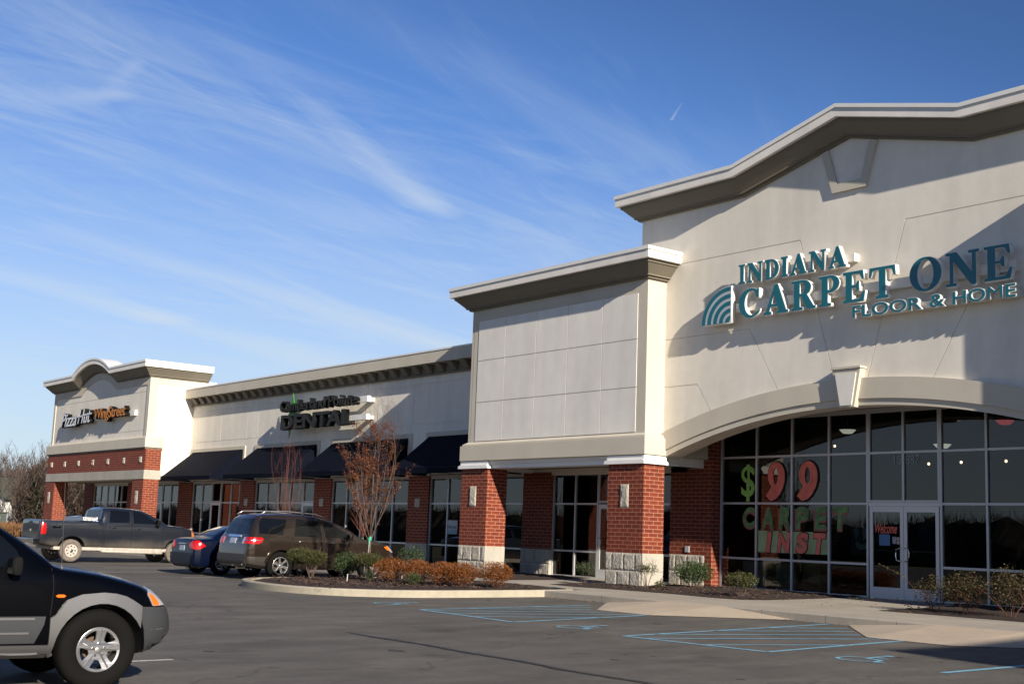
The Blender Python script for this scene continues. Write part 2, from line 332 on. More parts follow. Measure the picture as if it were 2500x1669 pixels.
# ------------------------------------------------------------------ ground
def zg(y): return -.224 + .0145 * min(max(y, 0), 21)
def zw(y): return .20 + .0156 * (y - 19.2)
def asphalt():
    m = bpy.data.materials.new('asphalt'); m.use_nodes = True; MATS['asphalt'] = m
    N, L = m.node_tree.nodes, m.node_tree.links; b = N['Principled BSDF']; b.inputs['Roughness'].default_value = .85; b.inputs['Specular IOR Level'].default_value = .35
    g = N.new('ShaderNodeNewGeometry'); cur = None
    col = N.new('ShaderNodeRGB'); col.outputs[0].default_value = (.100, .092, .081, 1); cur = col.outputs[0]
    for sc, lo, hi, st in ((.22, .82, 1.18, (1, 1.6, 1)), (1.6, .78, 1.16, (1, .35, 1)), (4.5, .90, 1.08, (1, .5, 1)), (11, .93, 1.08, U1), (120, .80, 1.22, U1), (380, .72, 1.30, U1)):
        mp = N.new('ShaderNodeMapping'); mp.inputs['Scale'].default_value = st; L.new(g.outputs['Position'], mp.inputs[0])
        t = N.new('ShaderNodeTexNoise'); t.inputs['Scale'].default_value = sc; t.inputs['Detail'].default_value = 4; L.new(mp.outputs[0], t.inputs[0])
        r = N.new('ShaderNodeMapRange'); r.inputs[1].default_value = .32; r.inputs[2].default_value = .68; r.inputs[3].default_value = lo; r.inputs[4].default_value = hi; L.new(t.outputs[0], r.inputs[0])
        v = N.new('ShaderNodeVectorMath'); v.operation = 'MULTIPLY'; L.new(cur, v.inputs[0]); L.new(r.outputs[0], v.inputs[1]); cur = v.outputs[0]
    # hairline cracks: edges of very large, warped cells
    w = N.new('ShaderNodeTexNoise'); w.inputs['Scale'].default_value = 1.3; w.inputs['Detail'].default_value = 6; L.new(g.outputs['Position'], w.inputs[0])
    wv = N.new('ShaderNodeVectorMath'); wv.operation = 'MULTIPLY_ADD'; L.new(w.outputs['Color'], wv.inputs[0]); wv.inputs[1].default_value = (1.2, 1.2, 0); L.new(g.outputs['Position'], wv.inputs[2])
    vo = N.new('ShaderNodeTexVoronoi'); vo.feature = 'DISTANCE_TO_EDGE'; vo.inputs['Scale'].default_value = .17; L.new(wv.outputs[0], vo.inputs[0])
    r = N.new('ShaderNodeMapRange'); r.inputs[1].default_value = 0; r.inputs[2].default_value = .006; r.inputs[3].default_value = .62; r.inputs[4].default_value = 1; L.new(vo.outputs['Distance'], r.inputs[0])
    v = N.new('ShaderNodeVectorMath'); v.operation = 'MULTIPLY'; L.new(cur, v.inputs[0]); L.new(r.outputs[0], v.inputs[1]); cur = v.outputs[0]
    # oil spots
    o = N.new('ShaderNodeTexNoise'); o.inputs['Scale'].default_value = .9; o.inputs['Detail'].default_value = 3; L.new(g.outputs['Position'], o.inputs[0])
    r = N.new('ShaderNodeMapRange'); r.inputs[1].default_value = .62; r.inputs[2].default_value = .72; r.inputs[3].default_value = 1; r.inputs[4].default_value = .72; L.new(o.outputs[0], r.inputs[0])
    v = N.new('ShaderNodeVectorMath'); v.operation = 'MULTIPLY'; L.new(cur, v.inputs[0]); L.new(r.outputs[0], v.inputs[1]); cur = v.outputs[0]
    L.new(cur, b.inputs['Base Color'])
    t = N.new('ShaderNodeTexNoise'); t.inputs['Scale'].default_value = 160; t.inputs['Detail'].default_value = 3; L.new(g.outputs['Position'], t.inputs[0])
    bp = N.new('ShaderNodeBump'); bp.inputs['Strength'].default_value = .55; bp.inputs['Distance'].default_value = .006; L.new(t.outputs[0], bp.inputs['Height']); L.new(bp.outputs[0], b.inputs['Normal'])
    return m
M_asph = asphalt()
M_tar = mat('crack_seal_tar', (.018, .017, .016), .6)
M_field = mat('dry_grass', (.13, .11, .055), .95, noise=[(.05, .3, U1), (1.5, .3, U1)])
M_mulch = mat('brown_mulch', (.034, .018, .013), .95, noise=[(9, .35, U1), (60, .5, U1)], bump=(55, 1.0, .05))
def concrete():
    m = mat('walkway_concrete', (.33, .295, .245), .9, noise=[(.7, .10, U1), (6, .07, U1), (60, .05, U1)], bump=(80, .3, .004))
    N, L = m.node_tree.nodes, m.node_tree.links; b = N['Principled BSDF']; src = b.inputs['Base Color'].links[0].from_socket
    g = N.new('ShaderNodeNewGeometry'); t = N.new('ShaderNodeTexBrick'); L.new(g.outputs['Position'], t.inputs[0]); t.offset = 0
    t.inputs['Scale'].default_value = 1; t.inputs['Brick Width'].default_value = 1.52; t.inputs['Row Height'].default_value = 1.52; t.inputs['Mortar Size'].default_value = .009
    t.inputs['Color1'].default_value = (1, 1, 1, 1); t.inputs['Color2'].default_value = (.94, .94, .94, 1); t.inputs['Mortar'].default_value = (.55, .52, .5, 1)
    v = N.new('ShaderNodeVectorMath'); v.operation = 'MULTIPLY'; L.new(src, v.inputs[0]); L.new(t.outputs[0], v.inputs[1]); L.new(v.outputs[0], b.inputs['Base Color']); return m
M_conc = concrete()
M_kerb = mat('kerb_concrete', (.34, .305, .235), .9, noise=[(.8, .10, U1), (8, .08, U1)], bump=(60, .4, .005))
M_ramp = mat('ramp_concrete', (.40, .33, .25), .9, noise=[(1.2, .07, U1), (9, .05, U1)], bump=(120, .5, .006))

def hgrid(xs, ys, zf):
    b = MB(); n = len(xs); b.add([(x, y, zf(y)) for y in ys for x in xs], [(j * n + i, j * n + i + 1, (j + 1) * n + i + 1, (j + 1) * n + i) for j in range(len(ys) - 1) for i in range(n - 1)]); return b
hgrid([-1500, -100, 60, 900], [-900, -70, 0, 21, 60, 900], lambda y: zg(y) - .03).build('ground', M_field, kind='structure', fixn=False)
hgrid([-84, -60, -30, 0, 50], [-66, -20, 0, 7, 14, 21, 25], zg).build('parking_lot', M_asph, kind='structure', fixn=False)

def flat(name, polys, zf, m, dz=.004, parent=None, kind=None):
    b = MB()
    for p in polys:
        if sum(p[i][0] * p[(i + 1) % len(p)][1] - p[(i + 1) % len(p)][0] * p[i][1] for i in range(len(p))) < 0: p = p[::-1]
        b.add([(x, y, zf(y) + dz) for x, y in p], [tuple(range(len(p)))])
    return b.build(name, m, parent, kind=kind, fixn=False)
def strip(pts, w):
    out = []
    for (x0, y0), (x1, y1) in zip(pts, pts[1:]): out.append([tuple(q) for q in bar2(x0, y0, x1, y1, w)])
    return out
def worn(name, col, thr=.60):
    m = mat(name, col, .75, noise=[(6, .2, U1)]); N, L = m.node_tree.nodes, m.node_tree.links; b = N['Principled BSDF']
    g = N.new('ShaderNodeNewGeometry'); t = N.new('ShaderNodeTexNoise'); t.inputs['Scale'].default_value = 24; t.inputs['Detail'].default_value = 6; t.inputs['Roughness'].default_value = .7; L.new(g.outputs['Position'], t.inputs[0])
    r = N.new('ShaderNodeMapRange'); r.inputs[1].default_value = thr - .03; r.inputs[2].default_value = thr + .08; r.inputs[3].default_value = 1; r.inputs[4].default_value = .12; L.new(t.outputs[0], r.inputs[0]); L.new(r.outputs[0], b.inputs['Alpha']); return m
M_bluep = worn('worn_blue_marking', (.17, .36, .48)); M_whitep = worn('worn_white_marking', (.50, .48, .45), .56)
# painted markings on the asphalt
def inside(q, P):
    c_ = False
    for a, b_ in zip(P, P[1:] + P[:1]):
        if (a[1] > q[1]) != (b_[1] > q[1]) and q[0] < (b_[0] - a[0]) * (q[1] - a[1]) / (b_[1] - a[1]) + a[0]: c_ = not c_
    return c_
def hatch(P, cs, name, label):
    """P: outline bl, br, tr, (inner corner), tl; diagonal bars x - .42 y = c"""
    polys = strip([P[0], P[1]], .10) + strip([P[1], P[2]], .10) + strip([P[-1], P[0]], .10)
    for c_ in cs:
        ys = [y for y in np.linspace(13, 20, 500) if inside((c_ + .42 * y, y), P)]
        if ys: polys += strip([(c_ + .42 * ys[0], ys[0]), (c_ + .42 * ys[-1], ys[-1])], .085)
    o = flat(name, polys, zg, M_bluep, .006); lone(o, label, 'road marking', 'blue accessible parking markings')
hatch([(-20.35, 13.80), (-17.28, 13.62), (-17.80, 17.2), (-19.35, 17.2), (-20.50, 18.2)], (-27.35, -26.6, -25.85, -25.1, -24.3), 'hatched_marking', 'blue hatched access aisle ending at the concrete ramp nearest the planted island')
hatch([(-14.50, 13.55), (-11.85, 13.74), (-12.20, 17.25), (-12.9, 17.25), (-14.7, 19.05), (-15.0, 19.05)], (-22.0, -21.3, -20.55, -19.78, -18.7), 'hatched_marking', 'blue hatched access aisle between the glass doors ramp and the lower right corner')
def wheelchair(cx_, cy_, sc, label):
    def T(u, v): return (cx_ + u * sc, cy_ + v * sc)
    P = strip([T(math.cos(a) * .38 + .0, math.sin(a) * .38 - .20) for a in np.linspace(math.radians(112), math.radians(338), 20)], .085 * sc)
    P += strip([T(-.04, .56), T(.0, .0)], .12 * sc) + strip([T(.0, .30), T(.28, .27)], .08 * sc) + strip([T(.0, .02), T(.36, .0)], .11 * sc) + strip([T(.33, .02), T(.50, -.42)], .11 * sc) + strip([T(.47, -.42), T(.66, -.34)], .09 * sc)
    P.append([T(-.05 + .11 * math.cos(a), .73 + .11 * math.sin(a)) for a in np.linspace(0, 5.7, 10)])
    b = MB()
    for i, p in enumerate(P):
        if sum(p[k][0] * p[(k + 1) % len(p)][1] - p[(k + 1) % len(p)][0] * p[k][1] for k in range(len(p))) < 0: p = p[::-1]
        b.add([(x, y, zg(y) + .005 + .0007 * (i % 5)) for x, y in p], [tuple(range(len(p)))])
    o = b.build('wheelchair_symbol', M_bluep, fixn=False); lone(o, label, 'road marking', 'blue accessible parking markings')
wheelchair(-22.1, 14.35, .73, 'painted blue wheelchair symbol just in front of the planted island')
wheelchair(-16.1, 14.10, .73, 'painted blue wheelchair symbol between the two hatched access aisles')
wheelchair(-10.68, 14.32, .73, 'painted blue wheelchair symbol at lower right beside the second hatched aisle')
lone(flat('stall_line', strip([(-9.16, 13.75), (-9.2, 19.0)], .11), zg, M_bluep, .006), 'single blue stall line running into shade at the lower right edge', 'road marking')
WL = 'faded white stall line on the asphalt '
for x, y0, y1, t in ((-14.08, 5.0, 6.2, 'ahead of the black off-roader'), (-42.35, 15.2, 20.4, 'under the muddy pickup'), (-39.2, 14.8, 20.4, 'between the muddy pickup and blue sedan'),
                     (-36.2, 13.3, 20.4, 'left of the blue sedan'), (-32.95, 14.6, 20.4, 'between blue sedan and brown off-roader')):
    lone(flat('stall_line', strip([(x, y0), (x, y1)], .10), zg, M_whitep, .006), WL + t, 'road marking', 'white stall lines')
crk = [(-16.6, 9.95), (-15.8, 9.90), (-14.6, 9.93), (-13.4, 9.84), (-12.2, 9.82), (-11.3, 9.70), (-10.2, 9.73), (-9.0, 9.60), (-7.5, 9.62), (-5, 9.5)]
b = MB(); lo, hi = [], []
rr = random.Random(3); pts = []
for (x0, y0), (x1, y1) in zip(crk, crk[1:]):
    for k in range(8): pts.append((x0 + (x1 - x0) * k / 8, y0 + (y1 - y0) * k / 8 + rr.uniform(-.012, .012)))
for i, (x, y) in enumerate(pts):
    w = .045 + .02 * rr.random(); w *= min(1, (i + 1) / 12)
    lo.append((x, y - w, zg(y) + .005)); hi.append((x, y + w, zg(y) + .005))
n = len(lo); b.add(lo + hi, [(i, i + 1, n + i + 1, n + i) for i in range(n - 1)])
lone(b.build('sealed_crack', M_tar, fixn=False), 'long dark tar sealed seam crossing the asphalt in the foreground', 'pavement seam')

dr = random.Random(12); b = MB()
for k in range(34):                        # oil drips
    x, y = (dr.choice((-22.2, -16.1, -10.7)) + dr.gauss(0, .5), dr.uniform(14.8, 18)) if k < 14 else (dr.uniform(-26, -6), dr.uniform(6, 13)); q = dr.uniform(.02, .09 if k % 5 else .22); n = 14
    b.add([(x + q * (1 + .3 * dr.uniform(-1, 1)) * math.cos(a), y + q * .8 * (1 + .3 * dr.uniform(-1, 1)) * math.sin(a), zg(y) + .0035) for a in np.linspace(0, 6.283, n, endpoint=False)], [tuple(range(n))])
b.build('oil_stains', mat('oil_stain', (.045, .040, .036), .7, noise=[(14, .3, U1)]), kind='stuff', fixn=False)
# walkway, kerbs, ramps
b = MB()
def slab(b, x0, x1, y0, y1, z0f=zg):
    b.add([(x0, y0, z0f(y0) - .02), (x1, y0, z0f(y0) - .02), (x1, y0, zw(y0) - .015), (x0, y0, zw(y0) - .015), (x0, y0 + .015, zw(y0)), (x1, y0 + .015, zw(y0)), (x1, y1, zw(y1)), (x0, y1, zw(y1))],
          [(0, 1, 2, 3), (3, 2, 5, 4), (4, 5, 6, 7)])
slab(b, -23.24, 10, 19.2, 25.9); slab(b, -72, -23.24, 20.72, 25.9)
b.build('walkway', M_conc, kind='structure', fixn=False)
for k, (xa, xb, xc, xd) in enumerate(((-21.1, -19.25, -17.8, -15.9), (-14.7, -12.85, -11.35, -9.5))):
    y0, y1 = 17.25, 19.195; g0, g1, t1 = zg(y0) + .008, zg(y1) + .008, zw(19.2) + .003
    b = MB(); b.add([(xa, y1, g1), (xb, y1, t1), (xc, y1, t1), (xd, y1, g1), (xc, y0, g0), (xb, y0, g0)], [(0, 5, 1), (1, 5, 4, 2), (2, 4, 3)])
    b.build('kerb_ramp', M_ramp, kind='structure', fixn=False)
isl = [(-29.35, 14.62), (-28.95, 14.33), (-28.3, 14.12), (-27.4, 13.98), (-26.5, 13.96), (-25.6, 14.08), (-24.8, 14.40), (-24.15, 14.95), (-23.72, 15.65), (-23.5, 16.5), (-23.38, 17.5), (-23.28, 18.6), (-23.24, 19.05), (-23.24, 20.70),
       (-29.35, 20.70), (-29.7, 18.5), (-29.9, 16.5), (-29.88, 15.6), (-29.7, 15.0)]
def smooth_closed(p, it=2):
    for _ in range(it):
        q = []
        for i in range(len(p)):
            a, b_ = p[i], p[(i + 1) % len(p)]
            q += [(a[0] * .75 + b_[0] * .25, a[1] * .75 + b_[1] * .25), (a[0] * .25 + b_[0] * .75, a[1] * .25 + b_[1] * .75)]
        p = q
    return p
isl_s = smooth_closed(isl[:-5]) if False else smooth_closed(isl, 2)
def ring_kerb(outline, w, name):
    inn = grow(outline, -w); inn2 = grow(outline, -.02); b = MB(); n = len(outline); H = .155
    rings = [[(x, y, zg(y) - .03) for x, y in outline], [(x, y, zg(y) + H - .025) for x, y in outline], [(x, y, zg(y) + H) for x, y in inn2], [(x, y, zg(y) + H) for x, y in inn], [(x, y, zg(y) + H - .08) for x, y in inn]]
    b.loft(rings, caps=False); return b.build(name, M_kerb, kind='structure')
ring_kerb(isl_s, .17, 'island_kerb')
def mulch(name, outline, zf, amp=.03, h=.14, kind='structure', seedz=0):
    """bumpy bed inside an outline"""
    xs = [p[0] for p in outline]; ys = [p[1] for p in outline]; st = .14
    pts = [Vector(p) for p in outline]; edges = [(i, (i + 1) % len(pts)) for i in range(len(pts))]
    g = []
    y = min(ys)
    while y < max(ys):
        x = min(xs)
        while x < max(xs):
            q = Vector((x + random.uniform(-.03, .03), y + random.uniform(-.03, .03)))
            ins = False
            for i, j in edges:
                a, b_ = pts[i], pts[j]
                if (a.y > q.y) != (b_.y > q.y) and q.x < (b_.x - a.x) * (q.y - a.y) / (b_.y - a.y) + a.x: ins = not ins
            if ins: g.append(q)
            x += st
        y += st
    v, e, f, *_ = delaunay_2d_cdt(pts + g, edges, [list(range(len(pts)))], 1, 1e-5)
    P = []
    for q in v:
        d = min((q - (a + (b_ - a) * max(0, min(1, (q - a).dot(b_ - a) / max((b_ - a).length_squared, 1e-9))))).length for a, b_ in ((pts[i], pts[j]) for i, j in edges))
        P.append((q.x, q.y, zf(q.y) + h * min(1, d / .5) * .5 + (amp * mnoise.noise(Vector((q.x * 3, q.y * 3, seedz))) + amp * .8 * mnoise.noise(Vector((q.x * 9, q.y * 9, 4)))) * min(1, d / .12)))
    b = MB(); b.add(P, [tuple(x) for x in f]); o = b.build(name, M_mulch, kind=kind, smooth=True); return o
mulch('mulch_bed', grow(isl_s, -.165), lambda y: zg(y) + .10, h=.16)
mulch('mulch_bed', [(-25.6, 21.3), (-24.4, 21.15), (-23.3, 21.35), (-21.5, 21.45), (-20.0, 21.25), (-19.2, 21.35), (-18.9, 21.9), (-18.95, 23.5), (-19.2, 25.58), (-23.5, 25.6), (-23.9, 24.9), (-25.3, 24.9), (-25.9, 24.0), (-25.9, 22.3)], lambda y: zw(y) + .008, h=.06)
mulch('mulch_bed', [(-15.7, 21.45), (-9, 21.5), (-9, 25.58), (-16.7, 25.58), (-16.2, 24.7), (-15.9, 23.1)], lambda y: zw(y) + .008, h=.07)
mulch('mulch_bed', [(-36, 21.6), (-27.8, 21.75), (-27.7, 23.3), (-28.5, 25.3), (-36, 25.3)], lambda y: zw(y) + .008, h=.05)
# loose bark on the beds: stuff
b = MB(); rr = random.Random(5)
for k in range(2600):
    x, y = rr.uniform(-29.5, -23.5), rr.uniform(14.2, 19.2)
    if k > 1700: x, y = rr.uniform(-25.4, -19), rr.uniform(21.4, 25)
    if k <= 1700 and (x + 29.7 < .3 or (x > -24.6 and y < 15.2) or (x < -28.4 and y < 15) or (x > -24.0 and y < 16.5)): continue
    z = (zg(y) + .205 if k <= 1700 else zw(y) + .05) + rr.uniform(-.01, .03); a = rr.uniform(0, 3.14); l, w_ = rr.uniform(.02, .06), rr.uniform(.006, .014); t = rr.uniform(-.4, .4)
    u = Vector((math.cos(a), math.sin(a), t)) * l; v_ = Vector((-math.sin(a), math.cos(a), rr.uniform(-.5, .5))) * w_; p = Vector((x, y, z))
    b.add([p - u - v_, p + u - v_, p + u + v_, p - u + v_], [(0, 1, 2, 3)])
o = b.build('bark_chips', mat('bark_chip', (.10, .055, .035), .9, noise=[(8, .5, U1)]), kind='stuff', fixn=False)
b = MB()
for k in range(260):                       # fallen leaves along the kerbs and beds
    if k < 90: x, y = rr.uniform(-23, -13), 19.12 - abs(rr.gauss(0, .12)); z = zg(y) + .01
    elif k < 160: x, y = rr.uniform(-29, -23.5), rr.uniform(14.4, 18.5); z = zg(y) + .24
    else: x, y = rr.uniform(-24, -10), rr.uniform(20.9, 23.5); z = zw(y) + .03
    if 90 <= k < 160 and ((x > -24.8 and y < 15.4) or (x < -28.2 and y < 15.1) or (x > -24.2 and y < 16.6)): continue
    a = rr.uniform(0, 6.3); s_ = rr.uniform(.015, .032); u = Vector((math.cos(a), math.sin(a), .3)) * s_; v_ = Vector((-math.sin(a), math.cos(a), .2)) * s_ * .7; p = Vector((x, y, z + .004))
    b.add([p - u, p - v_, p + u, p + v_], [(0, 1, 2, 3)])
b.build('fallen_leaves', mat('fallen_leaf', (.20, .075, .022), .8, noise=[(5, .5, U1)]), kind='stuff', fixn=False)

# ------------------------------------------------------------------ facade pieces
PROF = [(-.35, 0), (.57, 0), (.57, -.085), (.55, -.085), (.55, -.30), (.44, -.30), (.44, -.375), (.415, -.375), (.17, -.625), (.17, -.655), (.095, -.655), (.095, -.71), (.0, -.71), (-.35, -.71)]
def cornice(path, y, parent, ends=True, depth=1.0, prof=PROF, back=None):
    """path: [(x, z_top)...] left to right along the wall plane y; returns go back along y at both ends"""
    yb = (back if back is not None else y + depth)
    parts = [('cornice', M_panel, [0] ), ]
    def rings(pr):
        R = []
        x0, z0 = path[0]; x1, z1 = path[-1]
        if ends: R.append([(x0 - d, yb, z0 + h) for d, h in pr])
        for i, (x, z) in enumerate(path):
            xx = x
            if ends and i == 0: R.append([(x - d, y - d, z + h) for d, h in pr])
            elif ends and i == len(path) - 1: R.append([(x + d, y - d, z + h) for d, h in pr])
            else: R.append([(x, y - d, z + h) for d, h in pr])
        if ends: R.append([(x1 + d, yb, z1 + h) for d, h in pr])
        return R
    cap = [(-.35, .004), (.58, .004), (.58, -.088), (.545, -.088), (.545, -.02), (-.35, -.02)]
    fas = [(-.30, -.021), (.55, -.021), (.55, -.30), (-.30, -.30)]
    sof = [(-.30, -.302), (.44, -.302), (.44, -.375), (.415, -.375), (.17, -.625), (.17, -.655), (.095, -.655), (.095, -.71), (-.30, -.71)]
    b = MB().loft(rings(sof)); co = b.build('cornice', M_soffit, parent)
    b = MB().loft(rings(fas)); b.build('fascia', M_panel, co)
    b = MB().loft(rings(cap)); b.build('coping', M_cap, co)
    return co
def rock_blocks(x0, x1, z0, z1, y, seed, sides=None, depth=.038, rows=2, bx=.46):
    """rough-faced stone blocks on the front (facing -y)"""
    b = MB(); r = random.Random(seed); zs = [z0 + (z1 - z0) * k / rows for k in range(rows + 1)]
    for k in range(rows):
        xs = [x0]; first = bx * (.55 if k % 2 else 1.0)
        nx = x0 + first
        while nx < x1 - .16: xs.append(nx); nx += bx * r.uniform(.92, 1.1)
        xs.append(x1)
        for a, c_ in zip(xs, xs[1:]):
            nxg, nzg = 18, 16; off = r.uniform(0, 50); g = .006; V = []; tx, tz = r.uniform(-1, 1), r.uniform(-1, 1)
            for j in range(nzg + 1):
                for i in range(nxg + 1):
                    u, w_ = i / nxg, j / nzg; e = min(u * (c_ - a), (1 - u) * (c_ - a), w_ * (zs[k + 1] - zs[k]), (1 - w_) * (zs[k + 1] - zs[k])) / .055; e = min(1, e)
                    Q = Vector((u * (c_ - a) + off, w_ * (zs[k + 1] - zs[k]), off)); nz_ = mnoise.noise(Q * 6) * .9 + mnoise.noise(Q * 14) * .5 + abs(mnoise.noise(Q * 27)) * .35
                    d = depth * e ** .5 * (.62 + .3 * tx * (u - .5) + .3 * tz * (w_ - .5) + .30 * nz_)
                    V.append((a + g + (c_ - a - 2 * g) * u, y - max(d, .002), zs[k] + g + (zs[k + 1] - zs[k] - 2 * g) * w_))
            n = nxg + 1; F = [(j * n + i, j * n + i + 1, (j + 1) * n + i + 1, (j + 1) * n + i) for j in range(nzg) for i in range(nxg)]
            nb = len(V); V += [(a + g, y + .004, zs[k] + g), (c_ - g, y + .004, zs[k] + g), (c_ - g, y + .004, zs[k + 1] - g), (a + g, y + .004, zs[k + 1] - g)]
            bot = [i for i in range(n)]; top = [nzg * n + i for i in range(n)]; lf = [j * n for j in range(nzg + 1)]; rg_ = [j * n + nxg for j in range(nzg + 1)]
            F += [tuple(bot[::-1] + [nb, nb + 1]), tuple(top + [nb + 2, nb + 3]), tuple(lf + [nb + 3, nb]), tuple(rg_[::-1] + [nb + 1, nb + 2])]
            b.add(V, F)
    return b
def stone_base(x0, x1, y0, y1, z0, z1, seed, parent):
    b = MB().box(x0, x1, y0 + .001, y1, z0 - .25, z1); bb = rock_blocks(x0 - .03, x1, z0, z1, y0 + .001, seed)
    for v in bb.v: pass
    n = len(b.v); b.add(bb.v, bb.f, 1)
    # smooth-sawn right side with a course line
    b.box(x1 - .01, x1 + .03, y0 - .015, y1 - .01, z0 - .2, (z0 + z1) / 2 - .004); b.box(x1 - .01, x1 + .03, y0 - .015, y1 - .01, (z0 + z1) / 2 + .004, z1 - .003)
    return b.build('stone_base', [M_lime, M_rock], parent, bevel=0)
def accent(x0, x1, z0, z1, y, parent, seed=1, d=.045):
    b = rock_blocks(x0, x1, z0, z1, y, seed, depth=d, rows=1, bx=9); return b.build('accent_stone', M_rock, parent)
def pier(parent, x0, x1, y0, y1, seed, zb=.2, zs=1.10, zt=3.39, acc=(2.25, 2.87, .33), cap=True, capz=.22):
    p = MB().box(x0, x1, y0, y1, zs, zt).build('brick_pier', M_brick, parent)
    stone_base(x0, x1, y0, y1, zb, zs, seed, p)
    if acc:
        xc = (x0 + x1) / 2 - .03; accent(xc - acc[2] / 2, xc + acc[2] / 2, acc[0], acc[1], y0, p, seed + 9)
    if cap:
        b = MB(); e = .035
        b.box(x0 - e, x1 + e, y0 - e, y1 + e, zt + .06, zt + capz); b.prismY([(x0 - .09, zt), (x1 + .09, zt), (x1 + .09, zt + .06), (x1 + .04, zt + .10), (x0 - .04, zt + .10), (x0 - .09, zt + .06)], y0 - .09, y1 + .05)
        b.build('pier_cap', M_white, p)
    return p
def window_bay(parent, xs, zs, y, zb, ztop, skip=(), fw_=.055, name='window', frame=M_alu, no_tr=()):
    """xs: mullion centres, zs: transom centres; skip: pane columns taken by a door (glass only above)"""
    b = MB(); g = MB(); h = fw_ / 2
    for i, x in enumerate(xs):
        b.box(x - h, x + h, y - .045, y + .05, zb, ztop)
    for i in range(len(xs) - 1):
        for z in [zb + h] + list(zs) + [ztop - h]:
            if i in skip and z < 2.3: continue
            b.box(xs[i] + h, xs[i + 1] - h, y - .04, y + .045, z - h, z + h)
        zz = [zb] + list(zs) + [ztop]
        for z0, z1 in zip(zz, zz[1:]):
            if i in skip and z0 < 2.3: continue
            X0, X1, Z0, Z1 = xs[i] + h - .003, xs[i + 1] - h + .003, z0 + h * .6, z1 - h * .6
            r = random.Random(int(abs(X0 * 77 + Z0 * 31))); t1, t2 = r.uniform(-.0022, .0022), r.uniform(-.0022, .0022)
            g.add([(X0, y + t1, Z0), (X1, y - t1, Z0), (X1, y - t1 + t2, Z1), (X0, y + t1 + t2, Z1)], [(0, 1, 2, 3)])
    w_ = b.build(name, frame, parent); g.build('pane', M_glass, w_, fixn=False); return w_
def door(parent, x0, x1, y, zb, zt, hinge='l', m=M_aluw, handle=True):
    st = .09; b = MB()
    b.box(x0, x0 + st, y - .05, y, zb + .01, zt); b.box(x1 - st, x1, y - .05, y, zb + .01, zt)
    b.box(x0 + st, x1 - st, y - .05, y, zb + .01, zb + .27); b.box(x0 + st, x1 - st, y - .05, y, zt - .13, zt)
    d = b.build('door', m, parent)
    MB().box(x0 + st - .004, x1 - st + .004, y - .028, y - .022, zb + .265, zt - .125).build('door_pane', M_glass, d)
    hx = x1 - .055 if hinge == 'l' else x0 + .055; sx = -1 if hinge == 'l' else 1
    h = MB(); h.tube([(hx, y - .052, zb + 1.18), (hx + sx * .0, y - .10, zb + 1.18), (hx + sx * .10, y - .10, zb + 1.16), (hx + sx * .12, y - .10, zb + 1.08), (hx + sx * .12, y - .10, zb + .98), (hx + sx * .10, y - .10, zb + .90), (hx, y - .10, zb + .88), (hx, y - .052, zb + .88)], .013, 6)
    if handle: h.build('door_handle', M_chrome, d, smooth=True)
    MB().box(x0 + st, x1 - st, y + .002, y + .03, zb + 1.10, zb + 1.135).build('push_bar', M_alu, d)
    return d

# ------------------------------------------------------------------ carpet shop
shop = thing('carpet_shop', (-18.1, 25, .2), 'tall cream carpet shop with gabled parapet, great arch of glass and white double doors', 'shop building')
CXF = -18.1; YM = 23.77
def arch_pts(R_add=0, half=6.0, n=40, zc=4.62, R=17.8):
    out = []
    for i in range(n + 1):
        x = -half + 2 * half * i / n; out.append((CXF + x, zc - R + math.sqrt((R + R_add) ** 2 - x * x)))
    return out
top = [(-25.06, 10.3), (-21.3, 10.3), (CXF, 11.1), (-14.9, 10.3), (-11.14, 10.3)]
poly = [(-25.06, 3.40)] + arch_pts() + [(-11.14, 3.40)] + top[::-1]
poly = [(-25.06, 3.45), (-24.1, 3.45)] + arch_pts() + [(-12.1, 3.45), (-11.14, 3.45)] + top[::-1]
fac = MB().prismY(poly, YM, 24.35).build('facade_wall', M_wall, shop)
J = [((-24.2, 6.70), (-21.15, 6.70)), ((-21.15, 6.70), (-20.12, 4.9)), ((-24.2, 8.69), (-19.58, 8.69)), ((-19.58, 8.69), (-18.55, 5.2)), ((-24.2, 5.44), (-22.9, 5.44)), ((-22.9, 5.44), (-22.3, 4.55)), ((CXF * 2 + 18.6 - .0, 0), (0, 0))]
J = J[:-1]; J += [((2 * CXF - a[0], a[1]), (2 * CXF - b_[0], b_[1])) for a, b_ in J]
cb = MB()
for a, b_ in J: cb.prismY(bar2(*a, *b_, .022), YM - .05, YM + .016)
tmpo = cb.build('tmp_cut', M_wall); tmpo.matrix_world = Matrix.Translation(-Vector((0, 0, 0)))
for v in tmpo.data.vertices: v.co -= Vector((-18.1, 25, .2))
tmpo.location = (-18.1, 25, .2)
# union of cutters first is avoided: cut one bar at a time
bpy.data.objects.remove(tmpo)
for a, b_ in J:
    t = MB().prismY(bar2(*a, *b_, .022), YM - .05, YM + .016).build('tmp_cut', M_wall)
    bpy.context.view_layer.update(); cut(fac, t)
